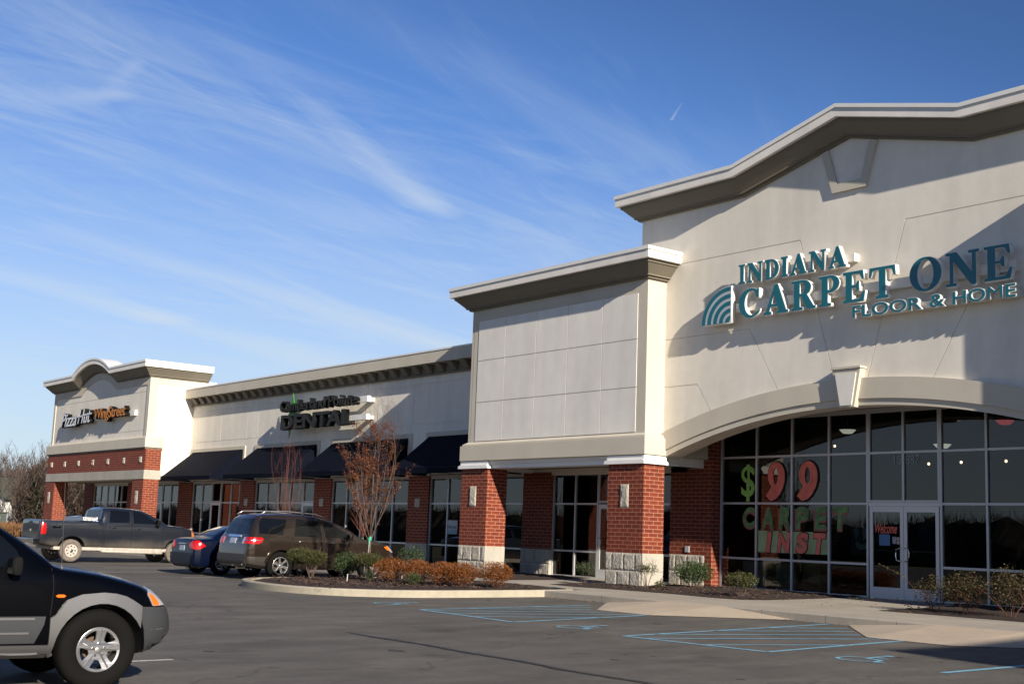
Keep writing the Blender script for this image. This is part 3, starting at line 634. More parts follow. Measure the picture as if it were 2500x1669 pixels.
# arch band and its lower fillet
def ring_poly(r0, r1, half0=6.0): return arch_pts(r1, half0) + arch_pts(r0, half0)[::-1]
MB().prismY(ring_poly(.13, .60), YM - .10, YM - .001).build('arch_band', M_trim, shop)
MB().prismY(ring_poly(-.02, .128), YM - .06, YM - .0015).build('arch_band', M_trim, shop)
ks = MB(); ks.prismY([(-18.47, 5.42), (-17.70, 5.42), (-17.87, 4.56), (-18.30, 4.56)], YM - .20, YM - .002)
k1 = ks.build('keystone', M_trim, shop)
MB().prismY([(-18.38, 5.33), (-17.80, 5.33), (-17.93, 4.60), (-18.24, 4.60)], YM - .225, YM - .201).build('keystone_panel', M_panel, k1)
MB().prismY([(-18.50, 5.43), (-17.67, 5.43), (-17.69, 5.48), (-18.48, 5.48)], YM - .23, YM - .002).build('keystone_cap', M_trim, k1)
def outline_frame(outer, inner, y0, y1):
    n = len(outer); b = MB(); V = [(x, y0, z) for x, z in outer] + [(x, y0, z) for x, z in inner] + [(x, y1, z) for x, z in outer] + [(x, y1, z) for x, z in inner]; F = []
    for i in range(n - 1):
        j = i + 1; F += [(i, j, n + j, n + i), (2 * n + i, 3 * n + i, 3 * n + j, 2 * n + j), (i, 2 * n + i, 2 * n + j, j), (n + i, n + j, 3 * n + j, 3 * n + i)]
    F += [(0, n, 3 * n, 2 * n), (n - 1, 3 * n - 1, 4 * n - 1, 2 * n - 1)]
    return b.add(V, F)
kk = outline_frame([(-18.90, 10.66), (-18.58, 9.64), (-17.64, 9.64), (-17.32, 10.66)], [(-18.70, 10.72), (-18.45, 9.84), (-17.77, 9.84), (-17.52, 10.72)], YM - .07, YM - .002).build('gable_keystone', M_trim, shop)
cornice([(-25.06, 10.80), (-21.3, 10.80), (CXF, 11.60), (-14.9, 10.80), (-11.14, 10.80)], YM, shop, depth=2.5)
MB().box(-25.06, -11.14, 24.36, 26.2, 4.9, 10.0).build('upper_wall', M_wall, shop)
MB().box(-30, -6, 26.0, 46, 4.9, 6.9).build('roof', mat('roof_membrane', (.5, .5, .48), .8), shop)
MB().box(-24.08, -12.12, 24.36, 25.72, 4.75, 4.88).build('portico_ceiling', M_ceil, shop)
MB().box(-24.08, -12.12, 25.60, 25.72, 4.70, 4.749).build('window_head', M_alu, shop)
# wall return above the brick return, and the return wall itself
MB().box(-24.6, -24.09, 24.36, 25.3, 3.40, 4.74).build('side_wall', M_wall, shop)
MB().box(-24.6, -23.78, 25.31, 25.70, 3.45, 4.745).build('side_wall', M_brick, shop)
p_ = MB().box(-25.32, -23.78, 25.30, 25.66, 1.10, 3.449).build('brick_pier', M_brick, shop); 
b = MB().box(-25.32, -24.02, 25.297, 25.5, 0, 1.10); bb = rock_blocks(-25.34, -24.02, .22, 1.10, 25.298, 31); b.add(bb.v, bb.f, 1); b.build('stone_base', [M_lime, M_rock], p_)
MB().box(-24.019, -23.775, 25.30, 25.66, 0, 1.099).build('pier_return', M_brick, p_)
MB().box(-24.72, -24.56, 25.27, 25.30, 1.16, 1.33).build('outlet_box', M_alu, p_, bevel=.008)
MX = [-23.72, -22.5, -21.33, -20.17, -19.03, -18.03, -17.03, -15.88, -14.72, -13.56, -12.42]
window_bay(shop, MX[:5], (1.07, 2.49, 3.69), 25.64, .28, 4.70, name='window')
window_bay(shop, [-19.03 + .05, -18.03, -17.03 - .05], (3.69,), 25.64, 2.52, 4.70, name='transom_window')
window_bay(shop, MX[6:], (1.07, 2.49, 3.69), 25.64, .28, 4.70, name='window')
MB().box(-19.0, -17.05, 25.60, 25.66, 2.435, 2.515).build('door_head', M_aluw, shop)
d1 = door(shop, -18.97, -18.035, 25.65, .29, 2.43, 'l'); d2 = door(shop, -18.025, -17.09, 25.65, .29, 2.43, 'r')
MB().box(-24, -12.2, 25.5, 25.9, .05, .285).build('threshold', M_conc, shop)
# room behind the glass
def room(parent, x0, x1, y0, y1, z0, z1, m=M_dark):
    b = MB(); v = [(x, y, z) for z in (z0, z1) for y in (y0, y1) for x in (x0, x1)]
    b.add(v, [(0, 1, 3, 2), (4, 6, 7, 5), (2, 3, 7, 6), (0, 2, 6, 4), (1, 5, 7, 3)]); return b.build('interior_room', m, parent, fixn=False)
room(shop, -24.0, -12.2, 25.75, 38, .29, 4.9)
def glyph_paint(parent, meshes, m, name):
    """join several small lettering meshes into one part"""
    b = MB()
    for me in meshes:
        b.add([tuple(v.co) for v in me.vertices], [tuple(p.vertices) for p in me.polygons]); bpy.data.meshes.remove(me)
    return b.build(name, m, parent, fixn=False)
YP = 25.628
M_pg = mat('green_window_paint', (.26, .50, .10), .8, noise=[(5, .25, U1)]); M_pr = mat('coral_window_paint', (.72, .17, .12), .8, noise=[(5, .15, U1)])
M_pgr = mat('dull_green_window_paint', (.12, .22, .08), .8, noise=[(6, .45, U1)]); M_py = mat('pale_green_paint_band', (.33, .41, .20), .8, noise=[(2, .25, U1)])
def txt(t, x0, x1, z0, z1, y, off=.03, d=.002, shear=0.0): return fit(text_mesh(t, .01, off, shear), x0, x1, z0, z1, y, d)
wp = thing('window_painting', (-21.4, 25.6, 1.2), 'hand painted green and coral price offer lettering across the left shop window panes', 'window lettering')
glyph_paint(wp, [txt('$', -23.04, -22.58, 2.54, 3.50, YP, .015)], M_pg, 'dollar_sign')
def nine(x0, x1, z0, z1, y):
    o = [(.18, -.02), (.42, .24), (.32, .34)] + arc(.46, .66, .40, .36, 235, 20, 20)[:1]
    w_, h_ = x1 - x0, z1 - z0
    out = [(.00, .12), (.30, .36)] + arc(.55, .66, .45, .35, 215, 0, 16)[:] + [(1.0, .52), (.92, .34), (.75, .16), (.55, .04), (.26, -.02)]
    hole = arc(.52, .64, .12, .22, 0, 350, 18)
    me = curve_mesh([out, hole], .01); return fit(me, x0, x1, z0, z1, y, .002)
for (a, b_) in ((-22.20, -21.58), (-21.19, -20.54)):
    glyph_paint(wp, [nine(a - .02, b_ + .07, 2.50, 3.58, YP + .004)], M_blk, 'numeral_shadow')
    glyph_paint(wp, [nine(a, b_, 2.55, 3.55, YP)], M_pr, 'numeral')
for ch, a, b_ in (('C', -22.96, -22.56), ('A', -22.33, -21.92), ('R', -21.76, -21.36), ('P', -21.22, -20.80), ('E', -20.62, -20.25), ('T', -20.07, -19.61)):
    glyph_paint(wp, [txt(ch, a - .03, b_ - .01, 1.81, 2.36, YP + .004, .06)], mat('faded_coral_window_paint', (.30, .10, .08), .8), 'letter_shadow')
    glyph_paint(wp, [txt(ch, a, b_, 1.86, 2.40, YP, .045, shear=.1)], M_pgr, 'letter')
MB().box(-22.45, -21.36, YP + .006, YP + .008, 1.25, 1.80).build('painted_band', M_py, wp); MB().box(-21.30, -20.20, YP + .006, YP + .008, 1.25, 1.79).build('painted_band', M_py, wp)
for ch, a, b_ in (('I', -22.19, -21.99), ('N', -21.82, -21.38), ('S', -21.22, -20.82), ('T', -20.67, -20.28)):
    glyph_paint(wp, [txt(ch, a - .015, b_ + .03, 1.22, 1.79, YP + .003, .085, shear=.15)], M_blk, 'letter_shadow')
    glyph_paint(wp, [txt(ch, a, b_, 1.25, 1.77, YP, .06, shear=.15)], M_pr, 'letter')
wd = glyph_paint(None, [txt('Welcome', -18.80, -18.20, 1.80, 2.04, YP - .035, .01, shear=.35)], M_pr, 'welcome_lettering'); lone(wd, 'coral script greeting painted on the left glass door', 'door lettering')
nn = glyph_paint(None, [txt('15', -18.29, -18.08, 3.41, 3.62, YP, .0), txt('887', -17.97, -17.60, 3.41, 3.62, YP, .0)], mat('grey_number_decal', (.26, .29, .29), .6), 'street_number'); lone(nn, 'pale grey street number decal on the glass above the double doors', 'street number')
def notice(x0, x1, z0, z1, y, col, lines, lc, label, cat='notice'):
    t = thing('notice', ((x0 + x1) / 2, y, z0), label, cat)
    MB().box(x0, x1, y, y + .003, z0, z1).build('sheet', mat('notice_%s' % cat + label[:6], col, .6, noise=[(9, .1, U1)]), t)
    if lines: glyph_paint(t, [txt(s_, x0 + (x1 - x0) * a, x0 + (x1 - x0) * b_, z0 + (z1 - z0) * c_, z0 + (z1 - z0) * d_, y - .003, .0, .001) for s_, a, b_, c_, d_ in lines], lc, 'lettering')
    return t
notice(-18.70, -18.40, 1.52, 1.78, YP - .03, (.055, .15, .30), [], None, 'square blue notice under the greeting on the left glass door')
notice(-18.33, -18.23, 1.57, 1.73, YP - .03, (.40, .42, .44), [('7', .2, .8, .52, .92), ('11', .2, .8, .08, .45)], M_blk, 'small white decal beside the blue notice on left door', 'decal')
notice(-18.215, -18.14, 1.56, 1.72, YP - .03, (.40, .35, .35), [('-', .1, .9, .45, .6)], M_red, 'tiny red and white decal nearest the left door handle', 'decal')
notice(-17.70, -17.28, 1.52, 2.14, YP + .06, (.015, .04, .16), [], None, 'tall dark blue poster behind the right glass door', 'poster')
# things on show behind the glass
def furn(name, boxes, m, label, cat, group=None):
    b = MB()
    for q in boxes: b.box(*q)
    o = b.build(name, m, bevel=.01); return lone(o, label, cat, group)
M_cl = mat('lamp_white', (.8, .8, .72), .5, emit=(1, .97, .80, .38)); M_clr = mat('lamp_red', (.5, .05, .06), .5, emit=(1, .12, .12, .22)); M_sp = mat('spot_bulb', (1, .8, .6), .5, emit=(1, .70, .45, 3.0))
for x, z, m, t in ((-21.82, 4.56, M_cl, 'white bowl lamp glowing behind the arch above the fourth pane'), (-18.9, 4.07, M_cl, 'white bowl lamp glowing right of the door transom'), (-17.16, 4.59, M_clr, 'red bowl lamp glowing at the right edge of the arch'), (-14.9, 3.95, M_cl, 'white bowl lamp cut by the right picture edge')):
    l = thing('pendant_lamp', (x, 28.5, z - .05), t, 'lamp', 'bowl lamps inside the shop')
    MB().loft([[(x + r * math.cos(a), 28.5 + r * math.sin(a), z + h) for a in np.linspace(0, 2 * math.pi, 20, endpoint=False)] for r, h in ((.07, -.06), (.13, -.05), (.21, .03), (.22, .045))]).build('lamp_shade', m, l, smooth=True)
    MB().tube([(x, 28.5, z + .06), (x, 28.5, 4.9)], .008).build('rod', M_dark, l)
for x, z, t in ((-22.25, 4.18, 'beside the bowl lamp'), (-19.3, 3.63, 'right of the street number'), (-18.37, 3.65, 'middle of the three over the right panes'), (-17.15, 3.65, 'near the right picture edge')):
    b = MB().loft([[(x + r * math.cos(a), 28.5 + r * math.sin(a), z + h) for a in np.linspace(0, 2 * math.pi, 10, endpoint=False)] for r, h in ((.012, -.035), (.03, -.02), (.03, .02), (.012, .035))])
    lone(b.build('spot_lamp', M_sp), 'tiny orange spot lamp ' + t, 'lamp', 'spot lamps inside the shop')
MT = lambda n, c_: mat(n, c_, .8, noise=[(3, .2, U1)])
furn('sample_board', [(-23.55, -22.75, 26.3, 26.35, .3, 1.0)], MT('pale_board', (.40, .42, .42)), 'white sample board leaning low in the leftmost window', 'sample board')
furn('sample_board', [(-22.6, -21.95, 26.5, 26.56, .3, .98)], MT('teal_board', (.16, .24, .27)), 'pale teal sample board beside the brown carpet roll', 'sample board')
furn('carpet_roll', [(-21.8, -21.2, 26.6, 27.0, .3, 1.35)], MT('tan_carpet', (.20, .16, .10)), 'rolled tan carpet standing behind the window lettering', 'carpet roll')
furn('display_pillar', [(-22.1, -21.65, 27.4, 27.8, .3, 3.3)], M_brick, 'indoor brick pillar seen behind the first large numeral', 'pillar')
furn('display_table', [(-20.1, -19.2, 27.0, 27.8, 1.05, 1.15), (-20.0, -19.9, 27.1, 27.2, .3, 1.05), (-19.4, -19.3, 27.1, 27.2, .3, 1.05), (-20.0, -19.4, 27.2, 27.6, .5, .72)], MT('red_wood', (.16, .03, .02)), 'dark red display table left of the doors', 'table')
ob = notice(-19.80, -19.16, 1.28, 1.94, 26.0, (.02, .03, .03), [], None, 'black and teal framed picture on the red table', 'picture')
glyph_paint(ob, [curve_mesh([[(0, .9), (.12, .45), (.22, .9), (.16, 1.0)]], .01), ] and [fit(curve_mesh([c__], .01), a, b_, z0, z1, 25.99, .002) for c__, a, b_, z0, z1 in (([(0, 1), (.5, 0), (1, .9), (.6, 1.1)], -19.75, -19.55, 1.62, 1.92), ([(0, 1), (.2, 0), (1, .4), (.8, 1)], -19.48, -19.30, 1.62, 1.93), (arc(0, 0, 1, .5, 200, 340, 10) + arc(0, .2, .8, .35, 340, 200, 10), -19.68, -19.28, 1.40, 1.62))], mat('teal_picture_shape', (.22, .34, .33), .7), 'picture_shapes')
furn('stool', [(-16.2, -15.7, 27.0, 27.4, 1.4, 1.46), (-16.15, -16.1, 27.05, 27.1, .3, 1.4), (-15.8, -15.75, 27.05, 27.1, .3, 1.4)], MT('oak', (.12, .07, .035)), 'tall wooden display stand right of the doors', 'stand')
furn('rug_stack', [(-15.6, -14.6, 27.2, 28.4, .3, .95), (-17.0, -16.1, 27.6, 28.4, .3, .62)], MT('grey_rugs', (.24, .24, .23)), 'stacked pale rugs low behind the right panes', 'rug stack')
furn('sample_rack', [(-16.6, -15.4, 29.5, 30.2, .3, 1.8), (-21.0, -20.0, 30.5, 31.2, .3, 1.9)], MT('brown_rack', (.07, .05, .035)), 'tall brown sample racks deep inside the shop', 'rack')

# ------------------------------------------------------------------ square corner towers
def tower(dx, parent, mirror=False, full=True):
    X0, X1 = -31.89, -24.09
    if mirror: X0, X1 = 2 * CXF - X1, 2 * CXF - X0
    YT = 23.10
    MB().box(X0, X1, YT, 25.40, 4.19, 8.45).build('tower_wall', M_trim, parent)
    MB().box(X0 + .02, X1 - .02, 25.42, 32, 4.19, 8.3).build('tower_wall', M_wall, parent)
    xs = [X0 + q for q in (.35, 1.72, 3.18, 4.60, 6.06, 7.45)]; zs = (4.22, 5.41, 6.69, 7.93)
    b = MB(); g = .011
    for i in range(5):
        for j in range(3): b.box(xs[i] + g, xs[i + 1] - g, YT - .018, YT - .0005, zs[j] + g, zs[j + 1] - g)
    b.build('wall_panels', M_panel, parent)
    b = MB(); b.box(X0 + .12, X1 - .002, YT - .005, YT - .0015, 4.2, 8.2).build('wall_border', M_trim, parent)
    co = cornice([(X0, 8.99), (X1, 8.99)], YT, parent, back=(23.768 if not mirror else 23.768) if full else None)
    if full:  # outer return of the cornice runs deep over the lower roof
        xo = X0 if not mirror else X1; s_ = -1 if not mirror else 1
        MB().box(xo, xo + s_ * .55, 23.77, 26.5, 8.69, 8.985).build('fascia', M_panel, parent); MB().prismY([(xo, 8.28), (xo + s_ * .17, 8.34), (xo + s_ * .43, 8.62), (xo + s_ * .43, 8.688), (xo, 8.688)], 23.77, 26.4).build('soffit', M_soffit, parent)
    e = .17; b = MB(); b.box(X0 - e, X1 + e, YT - e, 25.28, 3.63, 4.08)
    b.loft([[(X0 - e + i, YT - e + i, z), (X1 + e - i, YT - e + i, z), (X1 + e - i, 25.2, z), (X0 - e + i, 25.2, z)] for i, z in ((.0, 4.0801), (.05, 4.083), (.05, 4.13), (.165, 4.20))])
    b.build('belt_band', M_trim, parent)
    b = MB(); b.box(X0 + .05, X1 - .03, YT - .03, YT + .5, 3.52, 3.628); b.box(X0 + .1, X1 - .1, YT + .02, YT + .5, 3.40, 3.519); b.box(X0 + .0, X0 + .5, YT + .5, 25.28, 3.4, 3.628); b.box(X1 - .5, X1 - .03, YT + .75, 25.28, 3.40, 3.628)
    b.build('lintel', M_white, parent)
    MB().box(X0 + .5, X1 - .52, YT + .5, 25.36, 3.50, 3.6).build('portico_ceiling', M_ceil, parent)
    w_ = 1.34
    pier(parent, X1 - w_ + .08, X1 + .09, 23.0, 23.74, 11 + int(mirror)); pier(parent, X0 - .12, X0 + w_ - .15, 23.0, 23.74, 23 + int(mirror))
tower(0, shop)
right = shop
tower(0, shop, mirror=True)
# back wall under the left tower: pier, windows, vacant door
pier(shop, -31.83, -30.47, 25.28, 25.5, 41, acc=None, cap=False, zs=1.06, zt=3.41)
MB().box(-33.0, -24.7, 25.3, 25.5, 3.32, 4.2).build('wall_head', M_wall, shop)
window_bay(shop, [-30.44, -29.42, -28.40], (1.05, 2.45), 25.42, .28, 3.36, name='window')
window_bay(shop, [-28.36, -27.34], (), 25.42, 2.48, 3.36, name='transom_window'); door(shop, -28.36, -27.36, 25.43, .29, 2.44, 'r')
window_bay(shop, [-27.30, -26.3, -25.36], (1.05, 2.45), 25.42, .28, 3.36, name='window')
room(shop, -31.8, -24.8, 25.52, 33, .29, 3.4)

# shop sign: channel letters on raceways
SG = thing('shop_sign', (-18.1, 23.6, 6.5), 'large teal and white channel letter sign with quarter round emblem above the glass arch', 'shop sign')
YF = 23.45; DP = .13
def sx(x): return x * YF / 23.3
def sz(z): return (z - 1.38) * YF / 23.3 + 1.38
def serif_word(word, x0, x1, z0, z1, parent, hs=None):
    gl = [serif_glyph(c_) for c_ in word]; ws = [max(p[0] for q in g for p in q) for g in gl]; gap = .14
    tot = sum(ws) + gap * (len(ws) - 1); k = (x1 - x0) / tot; h = z1 - z0; x = x0
    for g, w_, ch in zip(gl, ws, word):
        C_ = [[(x + px_ * k, z0 + pz * h) for px_, pz in q] for q in g]
        # body is a little larger than the face
        e = .011; body = [grow(C_[0], e)] + [grow(q, -e) for q in C_[1:]]
        me = curve_mesh(body, DP); stand(me, YF + .006, DP); lo_ = put_world('letter', me, M_letw, parent)
        me = curve_mesh(C_, .01); stand(me, YF - .004, .009); put_world('letter_face', me, M_teal, lo_)
        x += (w_ + gap) * k
def stand(me, yf, depth):
    zs = [v.co.z for v in me.vertices]; a, b_ = min(zs), max(zs)
    for v in me.vertices:
        X, Y, Z = v.co; v.co = (X, yf + (b_ - Z) / (b_ - a) * depth, Y)
    b = bmesh.new(); b.from_mesh(me); bmesh.ops.recalc_face_normals(b, faces=b.faces); b.to_mesh(me); b.free(); me.materials.clear()
def sans_word(word, x0, x1, z0, z1, yf, depth, parent, m_side, m_face, e=.010, off=.010, shear=0, space=1.0, layout=None):
    """sans letters, each its own part; spaces keep their width"""
    full = text_mesh(word, .01, off, shear, space); xs = [v.co.x for v in full.vertices]; ys = [v.co.y for v in full.vertices]
    ax, bx, ay, by = min(xs), max(xs), min(ys), max(ys); bpy.data.meshes.remove(full)
    kx, kz = (x1 - x0) / (bx - ax), (z1 - z0) / (by - ay)
    for i, ch in enumerate(word):
        if ch == ' ': continue
        pre = text_mesh(word[:i + 1], .01, off, shear, space); one = text_mesh(ch, .01, off, shear, space)
        shift = max(v.co.x for v in pre.vertices) - max(v.co.x for v in one.vertices); bpy.data.meshes.remove(pre); bpy.data.meshes.remove(one)
        lo_ = None; e_, off_ = (0, 0) if ch in 'MW' else (e, off)
        for lay in ((0, 1) if m_face is not None else (0,)):
            me = text_mesh(ch, .01, off_ + (e_ / max(kz, 1e-6) if lay == 0 and m_face is not None else 0), shear, space)
            for v in me.vertices: v.co.x = x0 + (v.co.x + shift - ax) * kx; v.co.y = z0 + (v.co.y - ay) * kz
            stand(me, yf + (.006 if lay == 0 else -.003), depth if lay == 0 else .008)
            o = put_world('letter' if lay == 0 else 'letter_face', me, m_side if lay == 0 else m_face, parent if lay == 0 else lo_)
            if lay == 0: lo_ = o
serif_word('INDIANA', sx(-21.10), sx(-17.88), sz(7.74), sz(8.22), SG)
serif_word('CARPET', sx(-21.10), sx(-16.56), sz(6.88), sz(7.58), SG)
serif_word('ONE', sx(-16.20), sx(-13.80), sz(6.90), sz(7.62), SG)
sans_word('FLOOR', sx(-17.70), sx(-15.92), sz(6.52), sz(6.79), YF, DP, SG, M_letw, M_teal)
sans_word('&', sx(-15.71), sx(-15.36), sz(6.52), sz(6.79), YF, DP, SG, M_letw, M_teal)
sans_word('HOME', sx(-15.16), sx(-13.74), sz(6.52), sz(6.79), YF, DP, SG, M_letw, M_teal)
# quarter-round emblem of nested arcs
ex, ez, er = sx(-21.33), sz(6.82), .93
q = [(ex, ez)] + [(ex - er * 1.08 * math.cos(t), ez + er * math.sin(t)) for t in np.linspace(0, math.pi / 2, 18)]
em = curve_mesh([q], DP); stand(em, YF, DP); em_o = put_world('emblem', em, M_letw, SG)
fs = MB(); fs.prismY([(ex - .012, ez + .012)] + [(ex - .012 - (er - .03) * 1.08 * math.cos(t), ez + .012 + (er - .03) * math.sin(t)) for t in np.linspace(0, math.pi / 2, 18)], YF - .006, YF - .0005); fs.build('emblem_panel', mat('emblem_grey', (.42, .47, .50), .5), em_o)
for k in range(5):
    r1 = .90 - k * .185; r0 = r1 - .105; tt = np.linspace(0.0, math.pi / 2, 18); cz = 0
    pts = [(ex - .014 - r1 * 1.08 * math.cos(t), ez + .012 + r1 * math.sin(t)) for t in tt] + [(ex - .014 - r0 * 1.08 * math.cos(t) * (1 - 0), ez + .012 + r0 * math.sin(t)) for t in tt[::-1]]
    MB().prismY(pts, YF - .012, YF - .0065).build('emblem_stripe', M_teal, em_o)
rw = MB(); rw.box(sx(-20.9), sx(-17.75), YF + DP + .008, YM - .003, sz(7.86), sz(8.04)); rw.box(sx(-21.3), sx(-13.8), YF + DP + .008, YM - .003, sz(7.08), sz(7.30)); rw.box(sx(-17.65), sx(-13.75), YF + DP + .008, YM - .003, sz(6.55), sz(6.70))
rw.build('raceway', M_wall, SG)
#PART3
# ------------------------------------------------------------------ dental office wing
den = thing('dental_office', (-44.6, 25.6, .2), 'long low cream office wing with bracketed cornice between the pizza shop and square tower', 'shop building')
YD = 25.30
DX0, DX1 = -57.26, -31.92
poly = [(DX0, 3.42), (DX1, 3.42), (DX1, 7.5), (DX0, 7.5)]
dw = MB().prismY(poly, YD, 25.6).build('facade_wall', M_wall, den)
J = [((-56.7, 6.65), (-32.2, 6.65)), ((-56.7, 5.22), (-32.2, 5.22))] + [((x, 5.22), (x, 6.65)) for x in (-54.1, -51.47, -47.63, -44.95, -41.1, -38.34, -34.6)] + [((x, 4.92), (x, 6.65)) for x in (-50.45, -43.9, -37.37)]
for a, b_ in J:
    t = MB().prismY(bar2(*a, *b_, .02), YD - .05, YD + .014).build('tmp_cut', M_wall); bpy.context.view_layer.update(); cut(dw, t)
MB().box(DX0, DX1 + .02, YD + .31, 34, 3.42, 7.45).build('roof', MATS['roof_membrane'], den)
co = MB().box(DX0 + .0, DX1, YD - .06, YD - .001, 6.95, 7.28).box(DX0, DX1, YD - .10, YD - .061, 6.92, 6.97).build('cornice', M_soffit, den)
MB().box(DX0, DX1, YD - .46, YD + .35, 7.285, 7.68).build('fascia', M_trim, co)
MB().box(DX0, DX1, YD - .48, YD + .45, 7.683, 7.74).build('coping', M_cap, co)
x = -56.78
while x < DX1 - .4:
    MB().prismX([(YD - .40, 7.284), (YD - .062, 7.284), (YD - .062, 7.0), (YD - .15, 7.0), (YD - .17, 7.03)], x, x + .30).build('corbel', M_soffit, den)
    x += .746
for (a, b_) in ((-57.1, -51.45), (-50.52, -44.9), (-43.98, -38.3), (-37.39, -31.95)):
    b = MB(); b.box(a, b_, YD - .05, YD - .001, 4.76, 4.91); b.box(b_ - .16, b_, YD - .049, YD - .001, 3.45, 4.76); b.box(a, a + .14, YD - .049, YD - .001, 3.45, 4.76)
    b.build('window_surround', M_trim, den)
GD = 25.39
for i, (a, b_) in enumerate(((-58.24, -56.75), (-51.70, -50.36), (-45.15, -43.85), (-38.39, -37.10))):
    pier(den, a, b_, YD - .03, YD + .3, 50 + i, cap=False, zs=1.06, zt=3.40, acc=(2.30, 2.62, .32) if i else None)
    MB().box(a - .01, b_ + .02, YD - .05, YD + .28, 3.402, 3.45).build('pier_cap', M_white, den)
def bay(parent, a, b_, n, dr=None, ztop=3.34, hinge='l'):
    xs = [a + .03 + (b_ - a - .06) * k / n for k in range(n + 1)]
    if dr is None: window_bay(parent, xs, (1.04, 2.44), GD, .26, ztop); 
    else:
        if dr > 0: window_bay(parent, xs[:dr + 1], (1.04, 2.44), GD, .26, ztop)
        if dr < n - 1: window_bay(parent, xs[dr + 1:], (1.04, 2.44), GD, .26, ztop)
        window_bay(parent, [xs[dr] + .05, xs[dr + 1] - .05], (), GD, 2.46, ztop, name='transom_window')
        door(parent, xs[dr] + .03, xs[dr + 1] - .03, GD, .27, 2.45, hinge)
    MB().box(a, b_, YD + .02, YD + .25, ztop + .002, 3.418).build('window_head', M_alu, parent)
    MB().box(a - .02, b_ + .02, YD - .01, YD + .3, 0, .255).build('threshold', M_conc, parent)
bay(den, -56.75, -51.70, 5, 2, hinge='r'); bay(den, -50.36, -45.15, 5, 4); bay(den, -43.85, -38.39, 5); bay(den, -37.10, -31.84, 5)
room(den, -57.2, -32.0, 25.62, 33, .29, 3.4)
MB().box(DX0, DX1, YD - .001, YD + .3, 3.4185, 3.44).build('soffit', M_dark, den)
# light-coloured things low behind the office glass
furn('waiting_chair', [(-54.0 + k * .8, -53.5 + k * .8, 26.5, 27.0, .3, .75) for k in range(1)] + [(-54.0, -53.5, 27.0, 27.06, .3, 1.15)], MT('red_fabric', (.22, .03, .02)), 'red waiting chair behind the office window left of the blue sedan', 'chair')
AW = 'navy canvas awning sloping over '
for i, (a, b_, t) in enumerate(((-56.91, -51.70, 'the shopfront beside the pizza shop'), (-50.39, -45.13, 'the windows above the brown off-roader roof'), (-43.90, -38.56, 'the windows behind the taller red leaved tree'), (-37.26, -31.95, 'the shopfront next to the square tower'))):
    aw = thing('awning', ((a + b_) / 2, YD, 3.4), AW + t, 'awning', 'navy awnings on the office wing')
    yf = 23.80; T_, F_, V_ = 4.75, 3.55, 3.36; n = 24; V = []; rows = 7
    for j in range(rows + 1):
        t_ = j / rows
        for k in range(n + 1):
            u = k / n; sag = .018 * math.sin(math.pi * t_) * (1 + .8 * math.cos(u * 4 * math.pi))
            V.append((a + (b_ - a) * u, YD - .03 - (YD - .03 - yf) * t_, T_ + (F_ - T_) * t_ - sag))
    F = [(j * (n + 1) + k, j * (n + 1) + k + 1, (j + 1) * (n + 1) + k + 1, (j + 1) * (n + 1) + k) for j in range(rows) for k in range(n)]
    b = MB().add(V, F); o = b.build('canopy', M_awn, aw, smooth=True, fixn=False)
    b = MB(); b.box(a, b_, yf - .01, yf, V_, F_ - .004); 
    for k in range(n): pass
    b.build('valance', M_awn, aw)
    b = MB()
    for k in (1, 2, 3):
        xx = a + (b_ - a) * k / 4; b.loft([[(xx + w_, YD - .03, T_ + .004), (xx + w_, yf - .011, F_ - .004), (xx + w_, yf - .013, V_ + .003)] for w_ in (-.014, .014)], closed_ring=False, caps=False)
    b.build('canvas_seams', mat('navy_seam', (.010, .013, .024), .8, spec=.05), aw)
    for xx in (a, b_):
        b = MB(); s_ = .006; b.prismX([(YD - .03, T_ - .01), (yf + .002, F_ - .012), (yf + .002, V_), (YD - .03, V_)], xx - s_, xx + s_); b.build('side_panel', M_awn, aw)
    b = MB()
    for xx in (a + .02, (a + b_) / 2, b_ - .02): b.tube([(xx, YD - .04, V_ + .02), (xx, yf + .02, V_ + .02), (xx, yf + .02, F_ - .03)], .014)
    b.tube([(a + .02, yf + .02, V_ + .02), (b_ - .02, yf + .02, V_ + .02)], .0135); b.build('awning_frame', M_alu, aw)
# office sign
OS = thing('office_sign', (-44.2, 24.9, 5.9), 'black two line channel letter office sign with a green leaf spark on the low wing', 'shop sign')
M_let_d = mat('charcoal_letter_face', (.024, .026, .026), .6, spec=.15)
sans_word('Cumberland', -47.25, -43.62, 6.08, 6.53, 24.62, .22, OS, M_blk, M_let_d, e=.004, off=.004)
sans_word('Pointe', -43.30, -41.30, 6.08, 6.53, 24.62, .22, OS, M_blk, M_let_d, e=.004, off=.004)
sans_word('DENTAL', -47.1, -41.6, 5.36, 5.94, 24.62, .22, OS, M_blk, M_let_d, e=.010, off=.026)
MB().box(-46.9, -40.88, 24.90, 25.06, 6.19, 6.41).build('raceway', M_white, OS); MB().box(-46.9, -40.88, 24.90, 25.06, 5.52, 5.73).build('raceway', M_white, OS)
MB().box(-46.7, -46.5, 25.08, 25.3, 5.55, 5.7).box(-46.7, -46.5, 25.08, 25.3, 6.2, 6.4).box(-41.2, -41.0, 25.08, 25.3, 5.55, 5.7).box(-41.2, -41.0, 25.08, 25.3, 6.2, 6.38).build('bracket', M_alu, OS)
MB().prismY([(-46.62, 6.86), (-46.50, 6.45), (-46.05, 6.62), (-46.40, 6.30), (-46.2, 5.90), (-46.55, 5.80), (-46.78, 5.02), (-46.85, 5.75), (-47.15, 5.72), (-46.85, 6.1), (-47.1, 6.3), (-46.75, 6.42)], 24.86, 24.89).build('green_spark', mat('green_spark', (.05, .22, .03), .5), OS)
